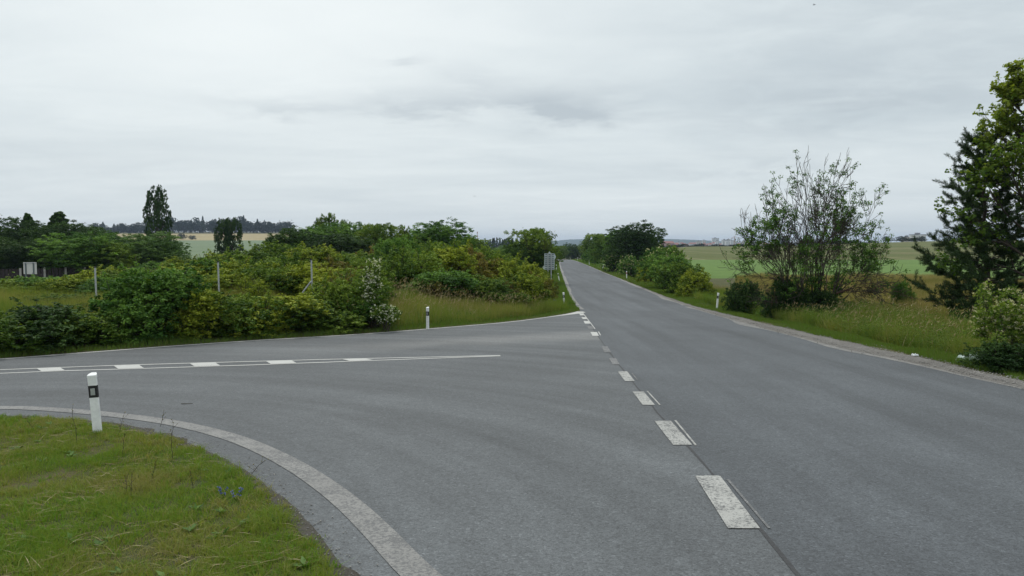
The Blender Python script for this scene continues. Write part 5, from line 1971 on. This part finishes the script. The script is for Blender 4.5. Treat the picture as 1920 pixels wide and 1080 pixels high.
rb = random.Random(12)
for i in range(46):
    px = 1226 + i * 5.0 + rb.uniform(-2, 2)
    lo_ = rb.random() < 0.5
    red = rb.random() < .35
    Y = rb.uniform(2300, 3600)
    tp = rb.uniform(454.5, 458) if lo_ else rb.uniform(449, 454)
    if px > 1330 and not lo_:
        tp -= 1.5
    wd = rb.uniform(4, 10)
    building(px, px + wd, tp, 464, Y, 'wall_red' if red and lo_ else rb.choice(('wall_white', 'wall_cream', 'wall_white')), 'roof_red' if lo_ else 'roof_grey',
             'small red roofed building in the distant town' if lo_ else 'pale apartment block in the distant town', 'red roofed buildings of the distant town' if lo_ else 'pale blocks of the distant town', lo_)
building(1336, 1348, 446, 464, 3300, 'wall_white', 'roof_grey', 'tallest white block left of the cranes in the distant town')
building(1243, 1264, 453, 464, 2200, 'wall_red', 'roof_red', 'broad brick red block at the left end of the distant town', pitched=True)
building(1712, 1736, 438.5, 454, 1400, 'wall_white', 'roof_grey', 'large white block on the crest left of the pine')
building(1697, 1709, 443, 454, 1600, 'wall_cream', 'roof_grey', 'pale block just left of the large white block on the crest')
for i, (px, wd) in enumerate(((1040, 10), (1062, 9))):
    building(px, px + wd, 462.3, 468, 3000, 'wall_cream', 'roof_grey', ('pale building left in the gap above the road end', 'pale building right in the gap above the road end')[i])


def crane(px, top, Y, label, jib0, jib1):
    x_ = colx(px, 455, Y)
    z0 = zat(x_, Y)
    H_ = CAMZ + slope(top) * Y - z0
    t = thing('tower_crane', label, 'crane', (x_, Y, z0), 0, 'tower cranes of the distant town')
    s_ = Y / F
    m_ = MB()
    w2 = 1.4
    for a in (-w2, w2):
        for b in (-w2, w2):
            m_.tube((a, b, 0), (a, b, H_), .45, .45, 4)
    for k_ in range(int(H_ / 4)):
        m_.tube((-w2, -w2, k_ * 4), (w2, -w2, k_ * 4 + 4), .35, .35, 4)
    m_.build('mast', M['crane'], t)
    m_ = MB()
    m_.tube((jib0 * s_, 0, H_ - 6), (jib1 * s_, 0, H_ - 6), .8, .6, 4)
    m_.tube((0, 0, H_), (jib1 * s_ * .7, 0, H_ - 5.5), .35, .35, 4)
    m_.tube((0, 0, H_), (jib0 * s_, 0, H_ - 5.5), .35, .35, 4)
    m_.build('jib', M['crane'], t)
    m_ = MB()
    m_.box(jib0 * s_ - 2, jib0 * s_ + 2, -1.5, 1.5, H_ - 10, H_ - 6.9)
    m_.build('counterweight', M['concrete'], t)


crane(1377, 443, 2800, 'taller tower crane over the distant town', -5, 13)
crane(1398, 446.5, 2900, 'shorter tower crane right of the taller one', -4, 7)


def chimney():
    Y = 2600
    x_ = colx(895, 450, Y)
    z0 = zat(x_, Y)
    H_ = CAMZ + slope(434.5) * Y - z0
    t = thing('factory_chimney', 'slim red and white banded factory chimney above the thicket', 'chimney', (x_, Y, z0))
    n_ = 9
    for k_ in range(n_):
        a, b = H_ * k_ / n_, H_ * (k_ + 1) / n_
        ra, rb_ = 2.6 - 1.0 * k_ / n_, 2.6 - 1.0 * (k_ + 1) / n_
        m_ = MB()
        m_.tube((0, 0, a), (0, 0, b), ra, rb_, 14)
        m_.build('band' if k_ > 4 else 'shaft', M['wall_red' if (n_ - k_) % 2 else 'wall_white'] if k_ > 4 else M['wall_cream'], t)


chimney()


def mast(px, top, Y, label):
    x_ = colx(px, 450, Y)
    z0 = zat(x_, Y)
    H_ = CAMZ + slope(top) * Y - z0
    t = thing('transmitter_mast', label, 'mast', (x_, Y, z0))
    m_ = MB()
    m_.tube((0, 0, 0), (0, 0, H_ * .7), 2.4, 1.8, 6)
    m_.build('tower', M['galv'], t)
    m_ = MB()
    m_.tube((0, 0, H_ * .7), (0, 0, H_), 1.3, .8, 6)
    m_.build('antenna', M['wall_red'], t)


mast(1240, 437.5, 5900, 'thin transmitter mast on the distant wooded hill')

# ------------------------------------------------------------------ haze
m_, g = mat('haze')
pv = g.n('ShaderNodeVolumePrincipled', {'Color': (0.60, 0.74, 0.95), 'Density': 1.2e-4, 'Anisotropy': 0.0})
g.n('ShaderNodeOutputMaterial', {'Volume': pv.outputs[0]})
zmin = float(ZZ.min())
hb = MB().box(-7300, 7300, -700, 7900, zmin - 1, max(float(ZZ.max()), 60) + 6)
o = hb.build('haze', m_)
setk(o, 'thin pale haze over the far fields and hills', 'haze', None, 'stuff')
